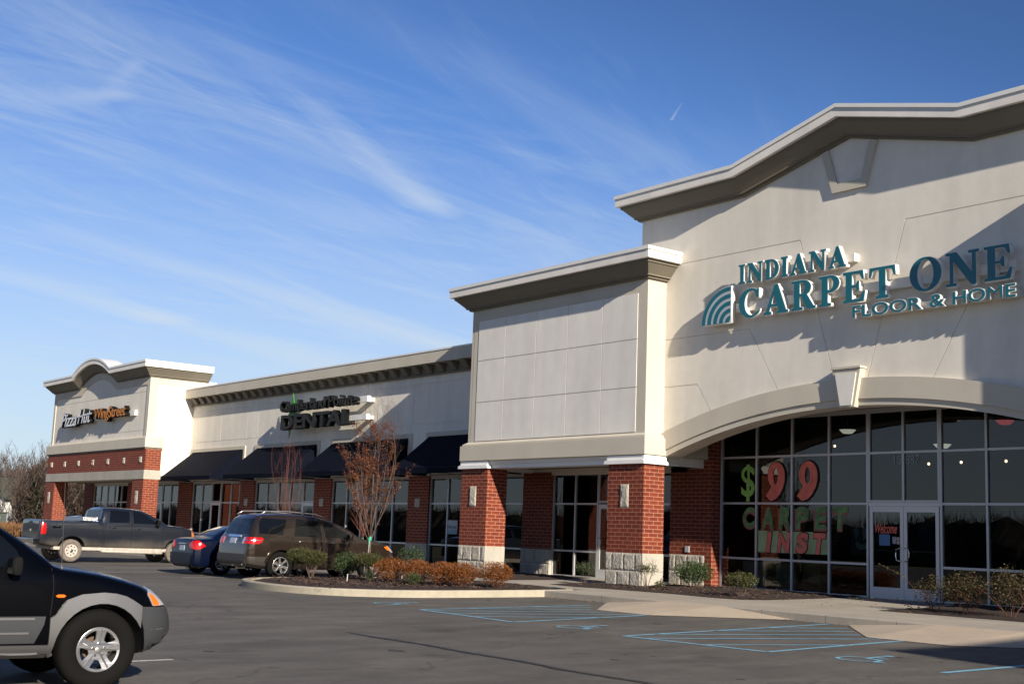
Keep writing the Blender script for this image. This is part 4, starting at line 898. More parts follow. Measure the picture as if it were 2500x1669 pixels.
ls = notice(-36.02, -35.42, 1.42, 1.88, 25.36, (.40, .44, .46), [('FOR LEASE', .06, .94, .38, .60)], M_blk, 'white and blue for lease notice in the window left of the tower pier')
MB().box(-36.02, -35.42, 25.355, 25.358, 1.42, 1.56).build('blue_strip', mat('notice_blue', (.18, .30, .38), .6), ls)

# ------------------------------------------------------------------ pizza shop
piz = thing('pizza_shop', (-63.87, 25, .2), 'cream and brick pizza shop with curved parapet at far left beyond the low wing', 'shop building')
PX0, PX1, PC = -70.45, -57.27, -63.88; YZ = 23.10
def bump(z0, amp, hw, n=20):
    out = [(PX0, z0)]
    for k in range(n + 1):
        x = -hw + 2 * hw * k / n; R = (hw * hw + amp * amp) / (2 * amp); out.append((PC + x, z0 + amp - R + math.sqrt(max(R * R - x * x, 0))))
    return out + [(PX1, z0)]
wallp = bump(8.45, .66, 2.55)
pw = MB().prismY([(PX0, 5.2)] + wallp + [(PX1, 5.2)], YZ, 24.0).build('facade_wall', M_wall, piz)
for a, b_ in (((PX0 + .35, 7.50), (PX1 - .2, 7.50)), ((PX0 + .35, 5.68), (PX1 - .2, 5.68))):
    t = MB().prismY(bar2(*a, *b_, .022), YZ - .05, YZ + .014).build('tmp_cut', M_wall); bpy.context.view_layer.update(); cut(pw, t)
MB().box(PX0, PX1, 24.002, 26.4, 5.2, 8.2).build('facade_wall', M_wall, piz)
MB().box(PX0, PX1 - .0, 25.31, 25.6, 3.4, 5.195).build('facade_wall', M_wall, piz)
MB().box(PX1 - .5, PX1, 23.76, 25.305, 3.43, 5.19).build('side_wall', M_wall, piz)
MB().box(PX0 + .1, PX1 - .1, 26.41, 40, 3.4, 6.9).build('roof', MATS['roof_membrane'], piz)
# raised tan border round the sign field
def off_bump(z0, inset): return [(PX0 + inset, 5.35)] + [(x, z) for x, z in bump(z0, .66, 2.35)[1:-1]] + [(PX1 - inset, 5.35)]
o_ = [(PX0, 5.35), (PX0, 8.44)] + [(x, z) for x, z in bump(8.44, .66, 2.55)[1:-1]] + [(PX1 + .03, 8.44), (PX1 + .03, 5.35)]
i_ = [(PX0 + .27, 5.35), (PX0 + .27, 7.82)] + [(x, z) for x, z in bump(7.82, .66, 2.42)[1:-1]] + [(PX1 - .27, 7.82), (PX1 - .27, 5.35)]
outline_frame(o_, i_, YZ - .04, YZ - .001).build('wall_border', M_trim, piz)
b = MB(); b.box(PX1 + .001, PX1 + .035, YZ - .04, 23.50, 5.35, 8.3); b.box(PX1 + .001, PX1 + .03, 23.501, 25.9, 7.87, 8.3); b.build('side_border', M_trim, piz)
cp_ = [(PX0, 8.87)] + [(x, z + .42) for x, z in bump(8.45, .66, 2.60)[1:-1]] + [(PX1, 8.87)]
PP = cornice(cp_, YZ, piz, back=25.95)
e = .30
b = MB(); b.box(PX0 - e, PX1 + e, YZ - .17, 23.85, 4.87, 5.30); b.loft([[(PX0 - e + i, YZ - .17 + i, z), (PX1 + e - i, YZ - .17 + i, z), (PX1 + e - i, 23.82, z), (PX0 - e + i, 23.82, z)] for i, z in ((0, 5.301), (.04, 5.36), (.1, 5.38))]); b.build('belt_band', M_trim, piz)
MB().box(PX0 - .22, PX1 + .24, YZ - .12, 23.80, 4.80, 4.868).build('belt_band', M_soffit, piz)  # dark-coloured strip stands in for the shadow under the belt
BX0, BX1 = -70.50, -56.98
MB().box(BX0, BX1, 23.0, 23.76, 3.83, 4.798).build('brick_band', M_brick, piz)
for k in range(7):
    x = -69.80 + k * 2.045; accent(x - .16, x + .16, 4.15, 4.45, 23.0, piz, 70 + k, d=.06)
MB().box(BX0 - .02, BX1 + .02, 22.975, 23.78, 3.41, 3.828).build('stone_lintel', M_lime, piz)
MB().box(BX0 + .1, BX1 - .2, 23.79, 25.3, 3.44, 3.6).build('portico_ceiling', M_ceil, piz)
pier(piz, -58.30, -56.99, 23.0, 23.74, 81, cap=False, zt=3.408); pier(piz, -70.50, -69.12, 23.0, 23.74, 82, cap=False, zt=3.408)
pier(piz, -70.9, -69.6, YD - .03, YD + .3, 83, cap=False, zs=1.06, zt=3.42, acc=None); pier(piz, -64.6, -63.3, YD - .03, YD + .3, 84, cap=False, zs=1.06, zt=3.42, acc=None)
bay(piz, -69.6, -64.6, 5); bay(piz, -63.3, -58.24, 5, 2)
room(piz, -70.8, -57.4, 25.62, 33, .29, 3.4, mat('pizza_interior', (.10, .075, .05), .9))
# pizza sign
PS = thing('pizza_sign', (-63.3, 22.9, 6.5), 'white brush script and orange condensed letter sign under the curved parapet', 'shop sign')
M_org = mat('orange_letter_face', (.50, .17, .008), .5); M_pw = mat('white_letter_face', (.62, .64, .70), .5)
sans_word('Pizza', -68.1, -65.85, 6.22, 6.92, 22.72, .24, PS, M_blk, M_pw, e=.022, off=.006, shear=.3)
sans_word('Hut', -65.60, -63.80, 6.30, 7.02, 22.72, .24, PS, M_blk, M_pw, e=.022, off=.006, shear=.3)
MB().prismY([(-65.75, 6.62), (-63.7, 6.72), (-63.7, 6.78), (-65.75, 6.68)], 22.70, 22.717).build('brush_stroke', M_pw, PS)
sans_word('WingStreet', -63.32, -59.2, 6.25, 6.95, 22.72, .24, PS, M_blk, M_org, e=.022, off=.008)
MB().box(-67.8, -58.62, 22.97, 23.09, 6.42, 6.66).build('raceway', M_white, PS)

# ------------------------------------------------------------------ vehicles
def paint(name, col, metal=.3, rough=.32, dust=None):
    m = mat(name, col, rough, metal, coat=1.0)
    if dust:
        N, L = m.node_tree.nodes, m.node_tree.links; b = N['Principled BSDF']
        g = N.new('ShaderNodeNewGeometry'); sp_ = N.new('ShaderNodeSeparateXYZ'); L.new(g.outputs['Position'], sp_.inputs[0])
        t = N.new('ShaderNodeTexNoise'); t.inputs['Scale'].default_value = 1.1; t.inputs['Detail'].default_value = 6; L.new(g.outputs['Position'], t.inputs[0])
        a = N.new('ShaderNodeMath'); a.operation = 'MULTIPLY_ADD'; L.new(t.outputs[0], a.inputs[0]); a.inputs[1].default_value = .55; L.new(sp_.outputs[2], a.inputs[2])
        r = N.new('ShaderNodeMapRange'); r.interpolation_type = 'SMOOTHSTEP'; r.inputs[1].default_value = dust[3] + .27; r.inputs[2].default_value = dust[4] + .27; r.inputs[3].default_value = dust[5]; r.inputs[4].default_value = 0; L.new(a.outputs[0], r.inputs[0])
        mx = N.new('ShaderNodeMix'); mx.data_type = 'RGBA'; L.new(r.outputs[0], mx.inputs[0]); mx.inputs[6].default_value = (*col, 1); mx.inputs[7].default_value = (*dust[:3], 1); L.new(mx.outputs[2], b.inputs['Base Color'])
        r2 = N.new('ShaderNodeMapRange'); L.new(r.outputs[0], r2.inputs[0]); r2.inputs[3].default_value = rough; r2.inputs[4].default_value = .9; L.new(r2.outputs[0], b.inputs['Roughness'])
        r3 = N.new('ShaderNodeMapRange'); L.new(r.outputs[0], r3.inputs[0]); r3.inputs[3].default_value = 1; r3.inputs[4].default_value = 0; L.new(r3.outputs[0], b.inputs['Coat Weight'])
    return m
def duller(m, c_, s_):
    b = m.node_tree.nodes['Principled BSDF']; b.inputs['Specular IOR Level'].default_value = s_
    if not b.inputs['Coat Weight'].links: b.inputs['Coat Weight'].default_value = c_
def chaikin(p, it=2):
    for _ in range(it):
        q = [p[0]]
        for a, b_ in zip(p, p[1:]): q += [(a[0] * .75 + b_[0] * .25, a[1] * .75 + b_[1] * .25), (a[0] * .25 + b_[0] * .75, a[1] * .25 + b_[1] * .75)]
        p = q + [p[-1]]
    return p
class Car:
    def __init__(s, name, loc, label, cat, K, m, wheels, R, half, group=None, arch=.055):
        s.t = thing(name, loc, label, cat, group); s.loc = Vector(loc); s.half = half; s.K = K
        ys = sorted(set([round(v, 4) for k in ('zt', 'zb', 'w', 'zs', 'wt') for v, _ in K[k]] + list(np.linspace(K['zt'][0][0], K['zt'][-1][0], 64))))
        I = lambda k, y: float(np.interp(y, [a for a, _ in K[k]], [b_ for _, b_ in K[k]]))
        rings = []
        for y in ys:
            zb, zt, w, zs, wt = I('zb', y), I('zt', y), I('w', y), I('zs', y), I('wt', y)
            zs = min(zs, zt - .012); h = zt - zs; q = (w * .955, zs)
            if h > .12: p6 = (q[0] + (wt - q[0]) * .86, zs + h * .86); p7 = (wt * .80, zt - .004)
            else: p6 = (q[0] + (wt - q[0]) * .55, zs + h * .62); p7 = (wt * .72, zs + h * .95)
            sec = [(0, zb), (w * .86, zb), (w * .965, zb + (zs - zb) * .10), (w, zb + (zs - zb) * .42), (w * .992, zb + (zs - zb) * .80), q, p6, p7, (0, zt + .012)]
            sec = chaikin(sec, 2)
            ring = [(s.loc.x + x_, s.loc.y + y, s.loc.z + z_) for x_, z_ in sec] + [(s.loc.x - x_, s.loc.y + y, s.loc.z + z_) for x_, z_ in sec[-2:0:-1]]
            rings.append(ring)
        b = MB().loft(rings); s.body = b.build('body', [m, M_black], s.t)
        me = s.body.data; s.bvh = BVHTree.FromPolygons([v.co + s.loc for v in me.vertices], [tuple(p.vertices) for p in me.polygons])
        for y in wheels:
            for sg in (-1, 1):
                c_ = MB(); n = 40; ra = R + arch
                ring = [(y + ra * math.cos(a), R * .98 + ra * math.sin(a)) for a in np.linspace(0, 2 * math.pi, n, endpoint=False)]
                x0, x1 = s.loc.x + sg * (half - .34), s.loc.x + sg * (half + .3)
                c_.prismX([(s.loc.y + a, s.loc.z + z) for a, z in ring], min(x0, x1), max(x0, x1), 1)
                co_ = c_.build('tmp_cut', [m, M_black]); bpy.context.view_layer.update(); cut(s.body, co_)
        shade_auto(s.body, 28)
    def patch(s, name, poly, m, axis='x', sg=1, off=.006, thick=.0, parent=None, step=.06, smooth=True):
        """lay a panel with the given outline on the body: poly is (y,z) for axis x, (x,z) for axis y"""
        P = []
        for a, b_ in zip(poly, poly[1:] + poly[:1]):
            n = max(1, int(math.hypot(b_[0] - a[0], b_[1] - a[1]) / step)); P += [(a[0] + (b_[0] - a[0]) * k / n, a[1] + (b_[1] - a[1]) * k / n) for k in range(n)]
        pts = [Vector(p) for p in P]; xs = [p.x for p in pts]; zs = [p.y for p in pts]; g = []
        x = min(xs) + step / 2
        while x < max(xs):
            z = min(zs) + step / 2
            while z < max(zs): g.append(Vector((x, z))); z += step
            x += step
        v, e, f, *_ = delaunay_2d_cdt(pts + g, [], [list(range(len(pts)))], 1, 1e-4)
        if sum((v[f[0][i]].x * v[f[0][(i + 1) % 3]].y - v[f[0][(i + 1) % 3]].x * v[f[0][i]].y) for i in range(3)) < 0: pass
        outer, inner = [], []
        for q in v:
            if axis == 'x': o, d = Vector((s.loc.x + sg * 3, s.loc.y + q.x, s.loc.z + q.y)), Vector((-sg, 0, 0))
            elif axis == 'y': o, d = Vector((s.loc.x + q.x, s.loc.y + sg * 9, s.loc.z + q.y)), Vector((0, -sg, 0))
            else: o, d = Vector((s.loc.x + q.x, s.loc.y + q.y, s.loc.z + 5)), Vector((0, 0, -1))
            h, nrm, *_ = s.bvh.ray_cast(o, d)
            if h is None: h, nrm, *_ = s.bvh.find_nearest(o + d * (3 - s.half if axis == 'x' else 6)); 
            if nrm.dot(d) > 0: nrm = -nrm
            outer.append(h + nrm * off); inner.append(h - nrm * .012)
        used = sorted({i for t in f for i in t}); rm = {k: i for i, k in enumerate(used)}; f = [tuple(rm[i] for i in t) for t in f]; outer = [outer[k] for k in used]; inner = [inner[k] for k in used]; v = [v[k] for k in used]
        n = len(v); bd = {}
        for t in f:
            for i in range(len(t)):
                k = (t[i], t[(i + 1) % len(t)]); bd[k] = 1
        F = [tuple(t) for t in f]
        for (a, b_) in list(bd):
            if (b_, a) not in bd: F.append((b_, a, a + n, b_ + n))
        b = MB().add(outer + inner, F); o = b.build(name, m, parent or s.t)
        shade_auto(o, 40); return o
    def line(s, name, pts, w, m, axis='x', sg=1, off=.004, parent=None):
        polys = []
        dense = []
        for a, b_ in zip(pts, pts[1:]):
            n = max(1, int(math.hypot(b_[0] - a[0], b_[1] - a[1]) / .06)); dense += [(a[0] + (b_[0] - a[0]) * k / n, a[1] + (b_[1] - a[1]) * k / n) for k in range(n)]
        dense.append(pts[-1]); L_, R_ = [], []
        for i, p in enumerate(dense):
            a, c_ = Vector(dense[max(i - 1, 0)]), Vector(dense[min(i + 1, len(dense) - 1)]); d = (c_ - a).normalized(); nn_ = Vector((-d.y, d.x)) * w / 2
            for lst, q in ((L_, Vector(p) + nn_), (R_, Vector(p) - nn_)):
                if axis == 'x': o, dd = Vector((s.loc.x + sg * 3, s.loc.y + q.x, s.loc.z + q.y)), Vector((-sg, 0, 0))
                else: o, dd = Vector((s.loc.x + q.x, s.loc.y + sg * 9, s.loc.z + q.y)), Vector((0, -sg, 0))
                h, nrm, *_ = s.bvh.ray_cast(o, dd)
                if h is None: h, nrm, *_ = s.bvh.find_nearest(o + dd * 2)
                if nrm.dot(dd) > 0: nrm = -nrm
                lst.append(h + nrm * off)
        n = len(L_); b = MB().add(L_ + R_, [(i, i + 1, n + i + 1, n + i) for i in range(n - 1)]); return b.build(name, m, parent or s.body, fixn=False)
    def wheel(s, y, sg, R, rim_r, wd, spokes, rim_m=None, style='spoke', seed=0):
        rim_m = rim_m or M_alloy; xo = s.loc.x + sg * (s.half - .015); C_ = Vector((xo, s.loc.y + y, s.loc.z + R)); n = 48
        prof = [(rim_r * .98, .03), (rim_r + .01, .008), (R * .80, 0), (R * .93, .012), (R * .985, .04), (R, .075), (R, wd - .075), (R * .985, wd - .04), (R * .93, wd - .012), (R * .8, wd), (rim_r * .98, wd - .03)]
        b = MB(); rings = []
        for k in range(n):
            a = 2 * math.pi * k / n; rings.append([(C_.x - sg * d, C_.y + r * math.cos(a), C_.z + r * math.sin(a)) for r, d in prof])
        rings.append(rings[0]); b.loft(rings, closed_ring=False, caps=False)
        w_ = MB(); w_.v, w_.f, w_.m = b.v, b.f, b.m; wo_ = w_.build('wheel', s.tyre_m if hasattr(s, 'tyre_m') else M_rubber, s.t, smooth=True)
        # rim: barrel + pierced face
        b = MB(); rings = []
        for k in range(n):
            a = 2 * math.pi * k / n; rings.append([(C_.x - sg * d, C_.y + r * math.cos(a), C_.z + r * math.sin(a)) for r, d in ((rim_r, .012), (rim_r, .03), (rim_r * .93, .10), (rim_r * .90, wd - .04), (rim_r * .92, wd - .03), (rim_r * .945, .10), (rim_r * .95, .028), (rim_r * .965, .008))])
        rings.append(rings[0]); b.loft(rings, closed_ring=True, caps=False); b.build('rim', rim_m, wo_, smooth=True)
        b = MB(); b.loft([[(C_.x - sg * d, C_.y + r * math.cos(a), C_.z + r * math.sin(a)) for a in np.linspace(0, 2 * math.pi, 24, endpoint=False)] for r, d in ((rim_r * .55, .13), (rim_r * .55, .15))]); b.build('brake_disc', mat('brake_disc', (.16, .10, .07), .5, .6), wo_)
        if style == 'slots':
            out = arc(0, 0, rim_r * .96, rim_r * .96, 0, 354, 59); holes = []
            r0_, r1_, h0, h1 = s.slot
            for k in range(spokes):
                a = 360 * (k + seed) / spokes
                q = arc(0, 0, rim_r * r1_, rim_r * r1_, a - h1, a + h1, 8) + arc(0, 0, rim_r * r0_, rim_r * r0_, a + h0, a - h0, 5)
                for _ in range(2): q = smooth_closed(q, 1)
                holes.append(q)
            me = curve_mesh([out] + holes, .02)
            for v in me.vertices:
                Y_, Z_, D_ = v.co; r = math.hypot(Y_, Z_) / rim_r; v.co = (C_.x - sg * (.030 - .022 * r ** 2 - D_ * (1 if D_ < 0 else 1) + (.010 if r < .3 else 0)), C_.y + Y_, C_.z + Z_)
            b = bmesh.new(); b.from_mesh(me); bmesh.ops.recalc_face_normals(b, faces=b.faces); b.to_mesh(me); b.free(); me.materials.clear(); o = put_world('wheel_face', me, rim_m, wo_)
            b = MB()
            for k in range(spokes):      # raised spoke ribs catch the light
                a0 = math.radians(360 * (k + seed + .5) / spokes); V = []
                for r_, hw, hh in ((.20, .20, .012), (.45, .11, .020), (.70, .085, .020), (.92, .075, .006)):
                    for sd, up__ in ((-1, 0), (0, 1), (1, 0)):
                        aa = a0 + sd * hw * (.45 / max(r_, .3)) * 1.1; V.append((C_.x - sg * (.019 - .022 * r_ ** 2 - hh * up__), C_.y + rim_r * r_ * math.cos(aa), C_.z + rim_r * r_ * math.sin(aa)))
                b.add(V, [(3 * i + j, 3 * i + j + 1, 3 * i + j + 4, 3 * i + j + 3) for i in range(3) for j in range(2)])
            o = b.build('spokes', rim_m, wo_); shade_auto(o, 60)
            b = MB(); b.loft([[(C_.x - sg * d, C_.y + r * math.cos(a), C_.z + r * math.sin(a)) for a in np.linspace(0, 2 * math.pi, 24, endpoint=False)] for r, d in ((rim_r * .17, .03), (rim_r * .16, .004), (rim_r * .10, .000), (rim_r * .02, -.001))]); o = b.build('hub_cap', rim_m, wo_); shade_auto(o, 30)
            b = MB()
            for k in range(5):
                a = 2 * math.pi * (k + .3) / 5; cyy, czz = C_.y + rim_r * .28 * math.cos(a), C_.z + rim_r * .28 * math.sin(a)
                b.loft([[(C_.x - sg * d, cyy + .012 * math.cos(q), czz + .012 * math.sin(q)) for q in np.linspace(0, 2 * math.pi, 6, endpoint=False)] for d in (.03, -.002)])
            b.build('lug_nuts', M_chrome, wo_)
        elif style == 'spoke':
            # outline of the face: a hub disc and spokes that flare to the rim
            rr0, rr1 = rim_r * .36, rim_r * .955; b = MB()
            for k in range(spokes):
                a0 = 2 * math.pi * (k + seed) / spokes; L_, R_ = [], []
                half_in, half_out = math.pi / spokes * .80, math.pi / spokes * s.flare
                for t in np.linspace(0, 1, 7):
                    r = rr0 + (rr1 - rr0) * t; hw = half_in + (half_out - half_in) * t ** .8; hw *= 1 if s.flare > .6 else (1 - .10 * math.sin(math.pi * t))
                    dd = .035 - .028 * t + .012 * (1 - t) ** 2 * 0
                    L_.append((r, a0 - hw, dd + .012)); R_.append((r, a0 + hw, dd + .012))
                Cc = [(r, a0, d - .012) for r, _, d in L_]
                V = []
                for q in L_ + Cc + R_: V.append((C_.x - sg * q[2], C_.y + q[0] * math.cos(q[1]), C_.z + q[0] * math.sin(q[1])))
                Lb = [(r, a, d + .05) for r, a, d in L_]; Rb = [(r, a, d + .05) for r, a, d in R_]
                for q in Lb + Rb: V.append((C_.x - sg * q[2], C_.y + q[0] * math.cos(q[1]), C_.z + q[0] * math.sin(q[1])))
                m7 = 7; F = []
                for i in range(6):
                    F += [(i, i + 1, m7 + i + 1, m7 + i), (m7 + i, m7 + i + 1, 2 * m7 + i + 1, 2 * m7 + i), (i, i + 1, 3 * m7 + i + 1, 3 * m7 + i), (2 * m7 + i, 2 * m7 + i + 1, 4 * m7 + i + 1, 4 * m7 + i)]
                b.add(V, F)
            o = b.build('spokes', rim_m, wo_); shade_auto(o, 30)
            b = MB(); b.loft([[(C_.x - sg * d, C_.y + r * math.cos(a), C_.z + r * math.sin(a)) for a in np.linspace(0, 2 * math.pi, 28, endpoint=False)] for r, d in ((rr0 * 1.18, .05), (rr0 * 1.12, .032), (rr0 * .5, .024), (rr0 * .42, .008), (rr0 * .1, .004))])
            o = b.build('hub_cap', rim_m, wo_); shade_auto(o, 30)
            b = MB()
            for k in range(5):
                a = 2 * math.pi * (k + .3) / 5; cyy, czz = C_.y + rr0 * .78 * math.cos(a), C_.z + rr0 * .78 * math.sin(a)
                b.loft([[(C_.x - sg * d, cyy + .011 * math.cos(q), czz + .011 * math.sin(q)) for q in np.linspace(0, 2 * math.pi, 6, endpoint=False)] for d in (.04, .018)])
            b.build('lug_nuts', M_chrome, wo_)
        else:
            out = arc(0, 0, rim_r * .96, rim_r * .96, 0, 352, 44); holes = []
            for k in range(spokes):
                a = 2 * math.pi * k / spokes; cx_, cz_ = rim_r * .66 * math.cos(a), rim_r * .66 * math.sin(a)
                holes.append([(cx_ + rim_r * (.13 * math.cos(t) * math.cos(a) - .10 * math.sin(t) * math.sin(a)), cz_ + rim_r * (.13 * math.cos(t) * math.sin(a) + .10 * math.sin(t) * math.cos(a))) for t in np.linspace(0, 2 * math.pi, 12, endpoint=False)])
            me = curve_mesh([out] + holes, .012)
            for v in me.vertices:
                Y_, Z_, D_ = v.co; r = math.hypot(Y_, Z_); v.co = (C_.x - sg * (.045 - .02 * (r / rim_r) + D_), C_.y + Y_, C_.z + Z_)
            b = bmesh.new(); b.from_mesh(me); bmesh.ops.recalc_face_normals(b, faces=b.faces); b.to_mesh(me); b.free(); me.materials.clear(); put_world('wheel_face', me, rim_m, wo_)
            b = MB(); b.loft([[(C_.x - sg * d, C_.y + r * math.cos(a), C_.z + r * math.sin(a)) for a in np.linspace(0, 2 * math.pi, 20, endpoint=False)] for r, d in ((rim_r * .30, .04), (rim_r * .26, -.01), (rim_r * .10, -.02))]); o = b.build('hub_cap', M_chrome, wo_, smooth=False)
        return wo_
def mirror_x(poly): return [(-a, b_) for a, b_ in poly][::-1]
def mirrorbox(car, y, z, sg, m, x_in, sz=(.20, .12, .16)):
    b = MB(); X = car.loc.x + sg * x_in; Y, Z = car.loc.y + y, car.loc.z + z; n = 20
    def sq(a, p=.55): return math.copysign(abs(math.cos(a)) ** p, math.cos(a)), math.copysign(abs(math.sin(a)) ** p, math.sin(a))
    b.loft([[(X + sg * (.07 + sz[0] * q), Y + sz[1] * .5 * k * sq(a)[0], Z + sz[2] * .5 * k * sq(a)[1]) for a in np.linspace(0, 2 * math.pi, n, endpoint=False)] for q, k in ((0, .7), (.12, .95), (.8, 1), (.95, .9), (1.0, .7))])
    o = b.build('side_mirror', m, car.t); shade_auto(o, 45)
    MB().box(X + sg * .075, X + sg * (.07 + sz[0] * .92), Y - sz[1] * .5 - .004, Y - sz[1] * .5 + .002, Z - sz[2] * .38, Z + sz[2] * .38).build('mirror_glass', M_carglass, o)
    MB().box(X - .02, X + sg * .10, Y - .03, Y + .04, Z - .05, Z - .01).build('mirror_arm', M_black, o); return o
def handle(car, y, z, sg=1, m=M_chrome, l=.17):
    h, nrm, *_ = car.bvh.ray_cast(Vector((car.loc.x + sg * 3, car.loc.y + y, car.loc.z + z)), Vector((-sg, 0, 0)))
    b = MB(); b.tube([(h.x, h.y - l / 2, h.z), (h.x + sg * .035, h.y - l / 2 + .03, h.z + .003), (h.x + sg * .038, h.y + l / 2 - .03, h.z + .003), (h.x, h.y + l / 2, h.z)], .012, 6); return b.build('door_handle', m, car.t, smooth=True)

# --- black off-roader in the foreground, nose to the shops
P_blk = paint('black_car_paint', (.001, .0012, .0022), .0, .25); P_blk.node_tree.nodes['Principled BSDF'].inputs['Coat Weight'].default_value = .07; P_blk.node_tree.nodes['Principled BSDF'].inputs['Specular IOR Level'].default_value = .12
P_sil = mat('silver_cladding', (.34, .34, .345), .33, .85, noise=[(3, .04, U1)])
P_clad = mat('grey_cladding', (.05, .053, .058), .42, .3, noise=[(3, .05, U1)])
z0 = zg(4.5) + .004
K = dict(zt=[(.72, .75), (.76, .98), (.90, 1.40), (1.02, 1.74), (1.25, 1.80), (2.0, 1.83), (2.75, 1.80), (3.05, 1.75), (3.32, 1.62), (3.58, 1.48), (3.80, 1.34), (4.06, 1.16), (4.14, 1.125), (4.35, 1.10), (4.55, 1.07), (4.75, 1.03), (4.88, .99), (4.98, .94), (5.05, .87), (5.09, .79), (5.14, .73), (5.165, .68), (5.17, .62)],
         zb=[(.72, .45), (.85, .34), (1.2, .30), (4.9, .30), (5.02, .36), (5.10, .42), (5.15, .50), (5.17, .58)],
         w=[(.72, .70), (.78, .82), (.95, .88), (1.3, .90), (4.6, .90), (4.85, .89), (4.98, .87), (5.08, .81), (5.14, .72), (5.17, .58)],
         zs=[(.72, .70), (1.0, 1.02), (3.6, 1.07), (4.1, 1.05), (4.5, 1.0), (4.9, .90), (5.02, .82), (5.1, .74), (5.17, .60)],
         wt=[(.72, .62), (1.0, .66), (3.0, .67), (3.6, .70), (4.1, .74), (4.6, .70), (5.0, .60), (5.17, .45)])
NS = lambda y: y if y <= 4.86 else 4.86 + (y - 4.86) * 1.34
K = {k: [(NS(a), b_) for a, b_ in v] for k, v in K.items()}
bs_ = Car('black_offroader', (-12.77, 0, z0), 'black off-roader with silver grey cladding, nose in at the lower left corner', 'car', K, P_blk, (1.92, 4.50), .3675, .90)
bs_.slot = (.46, .86, 12, 21)
for y in (1.92, 4.50):
    for sg in (-1, 1): bs_.wheel(y, sg, .3675, .205, .235, 5, seed=.68, style='slots')
cl_arch = [(y, z + .16) for y, z in [(4.02, .50), (4.08, .53), (4.16, .66), (4.30, .71), (4.50, .725), (4.62, .715), (4.72, .69), (4.80, .65), (4.88, .60)]]
def arch_in(yc, R, zc, a0, a1, n=16): return [(yc + R * math.cos(math.radians(a)), zc + R * math.sin(math.radians(a))) for a in np.linspace(a0, a1, n)]
for sg in (1, -1):
    bs_.patch('arch_cladding', cl_arch + [(y, z) for y, z in arch_in(4.50, .427, .36, 28, 196)] + [(4.03, .40)], P_sil, sg=sg, off=.022)
    bs_.patch('bumper_side', [(4.885, .755), (5.15, .75), (5.24, .70), (5.25, .60), (5.22, .45), (5.16, .41), (5.02, .35), (4.945, .33), (4.94, .42), (4.915, .55), (4.87, .68)], P_clad, sg=sg, off=.012)
    bs_.patch('rear_arch_cladding', arch_in(1.92, .50, .36, 5, 175) + arch_in(1.92, .427, .36, 175, 5), P_sil, sg=sg, off=.018)
    bs_.patch('door_cladding', [(2.45, .675), (3.98, .675), (3.97, .60), (3.90, .44), (2.42, .44)], P_clad, sg=sg, off=.012)
    bs_.line('cladding_highlight', [(2.45, .655), (3.88, .655)], .018, P_sil, sg=sg, off=.019); bs_.line('cladding_highlight', [(2.45, .53), (3.84, .53)], .018, P_sil, sg=sg, off=.019)  # silver strips paint the highlight lines onto the door cladding
    bs_.patch('sill', [(2.40, .425), (4.075, .42), (4.05, .31), (3.95, .285), (2.42, .285)], P_sil, sg=sg, off=.02)
    bs_.patch('side_window', [(2.85, 1.115), (3.72, 1.10), (3.76, 1.14), (3.70, 1.26), (3.50, 1.44), (3.32, 1.56), (3.05, 1.64), (2.90, 1.64)], M_carglass, sg=sg, off=.004)
    bs_.patch('side_window', [(1.95, 1.115), (2.75, 1.115), (2.80, 1.64), (1.98, 1.64)], M_carglass, sg=sg, off=.004)
    bs_.line('door_seam', [(4.02, 1.10), (4.035, .95), (4.02, .68)], .010, M_blackm, sg=sg, off=.003)
    bs_.patch('turn_marker', [(4.055, .855), (4.075, .868), (4.13, .868), (4.15, .855), (4.13, .842), (4.075, .842)], M_orange, sg=sg, off=.008, step=.02)
    mirrorbox(bs_, 3.66, 1.12, sg, M_blackm, .80, (.16, .09, .17)); handle(bs_, 2.98, .98, sg, M_black)
for sg in (1, -1):
    hl = bs_.patch('headlight', [(4.965, .905), (5.01, .925), (5.10, .87), (5.145, .80), (5.15, .765), (4.995, .762), (4.945, .87)], M_clear, sg=sg, off=.012, step=.03)
    bs_.patch('turn_signal', [(4.950, .872), (4.985, .862), (5.05, .80), (5.06, .766), (4.998, .766)], M_orange, sg=sg, off=.016, step=.025, parent=hl)
bs_.patch('grille', [(-.42, .80), (.42, .80), (.40, .92), (-.40, .92)], M_black, axis='y', sg=1, off=.01)
bs_.line('bumper_crease', [(4.99, .545), (5.12, .55)], .008, P_sil, off=.014)
bs_.patch('windscreen', [(-.60, 3.42), (.60, 3.42), (.66, 4.00), (-.66, 4.00)], M_carglass, axis='z', off=.004, step=.1)
MB().tube([(-12.02, 4.14, z0 + 1.09), (-12.02, 4.135, z0 + 1.13), (-12.02, 4.10, z0 + 1.88)], [.012, .004, .002], 5).build('antenna', M_black, bs_.t)
MB().tube([(-12.12, 4.02, z0 + 1.13), (-12.5, 3.98, z0 + 1.16), (-12.95, 3.96, z0 + 1.17)], .009, 5).build('wiper', M_black, bs_.t)

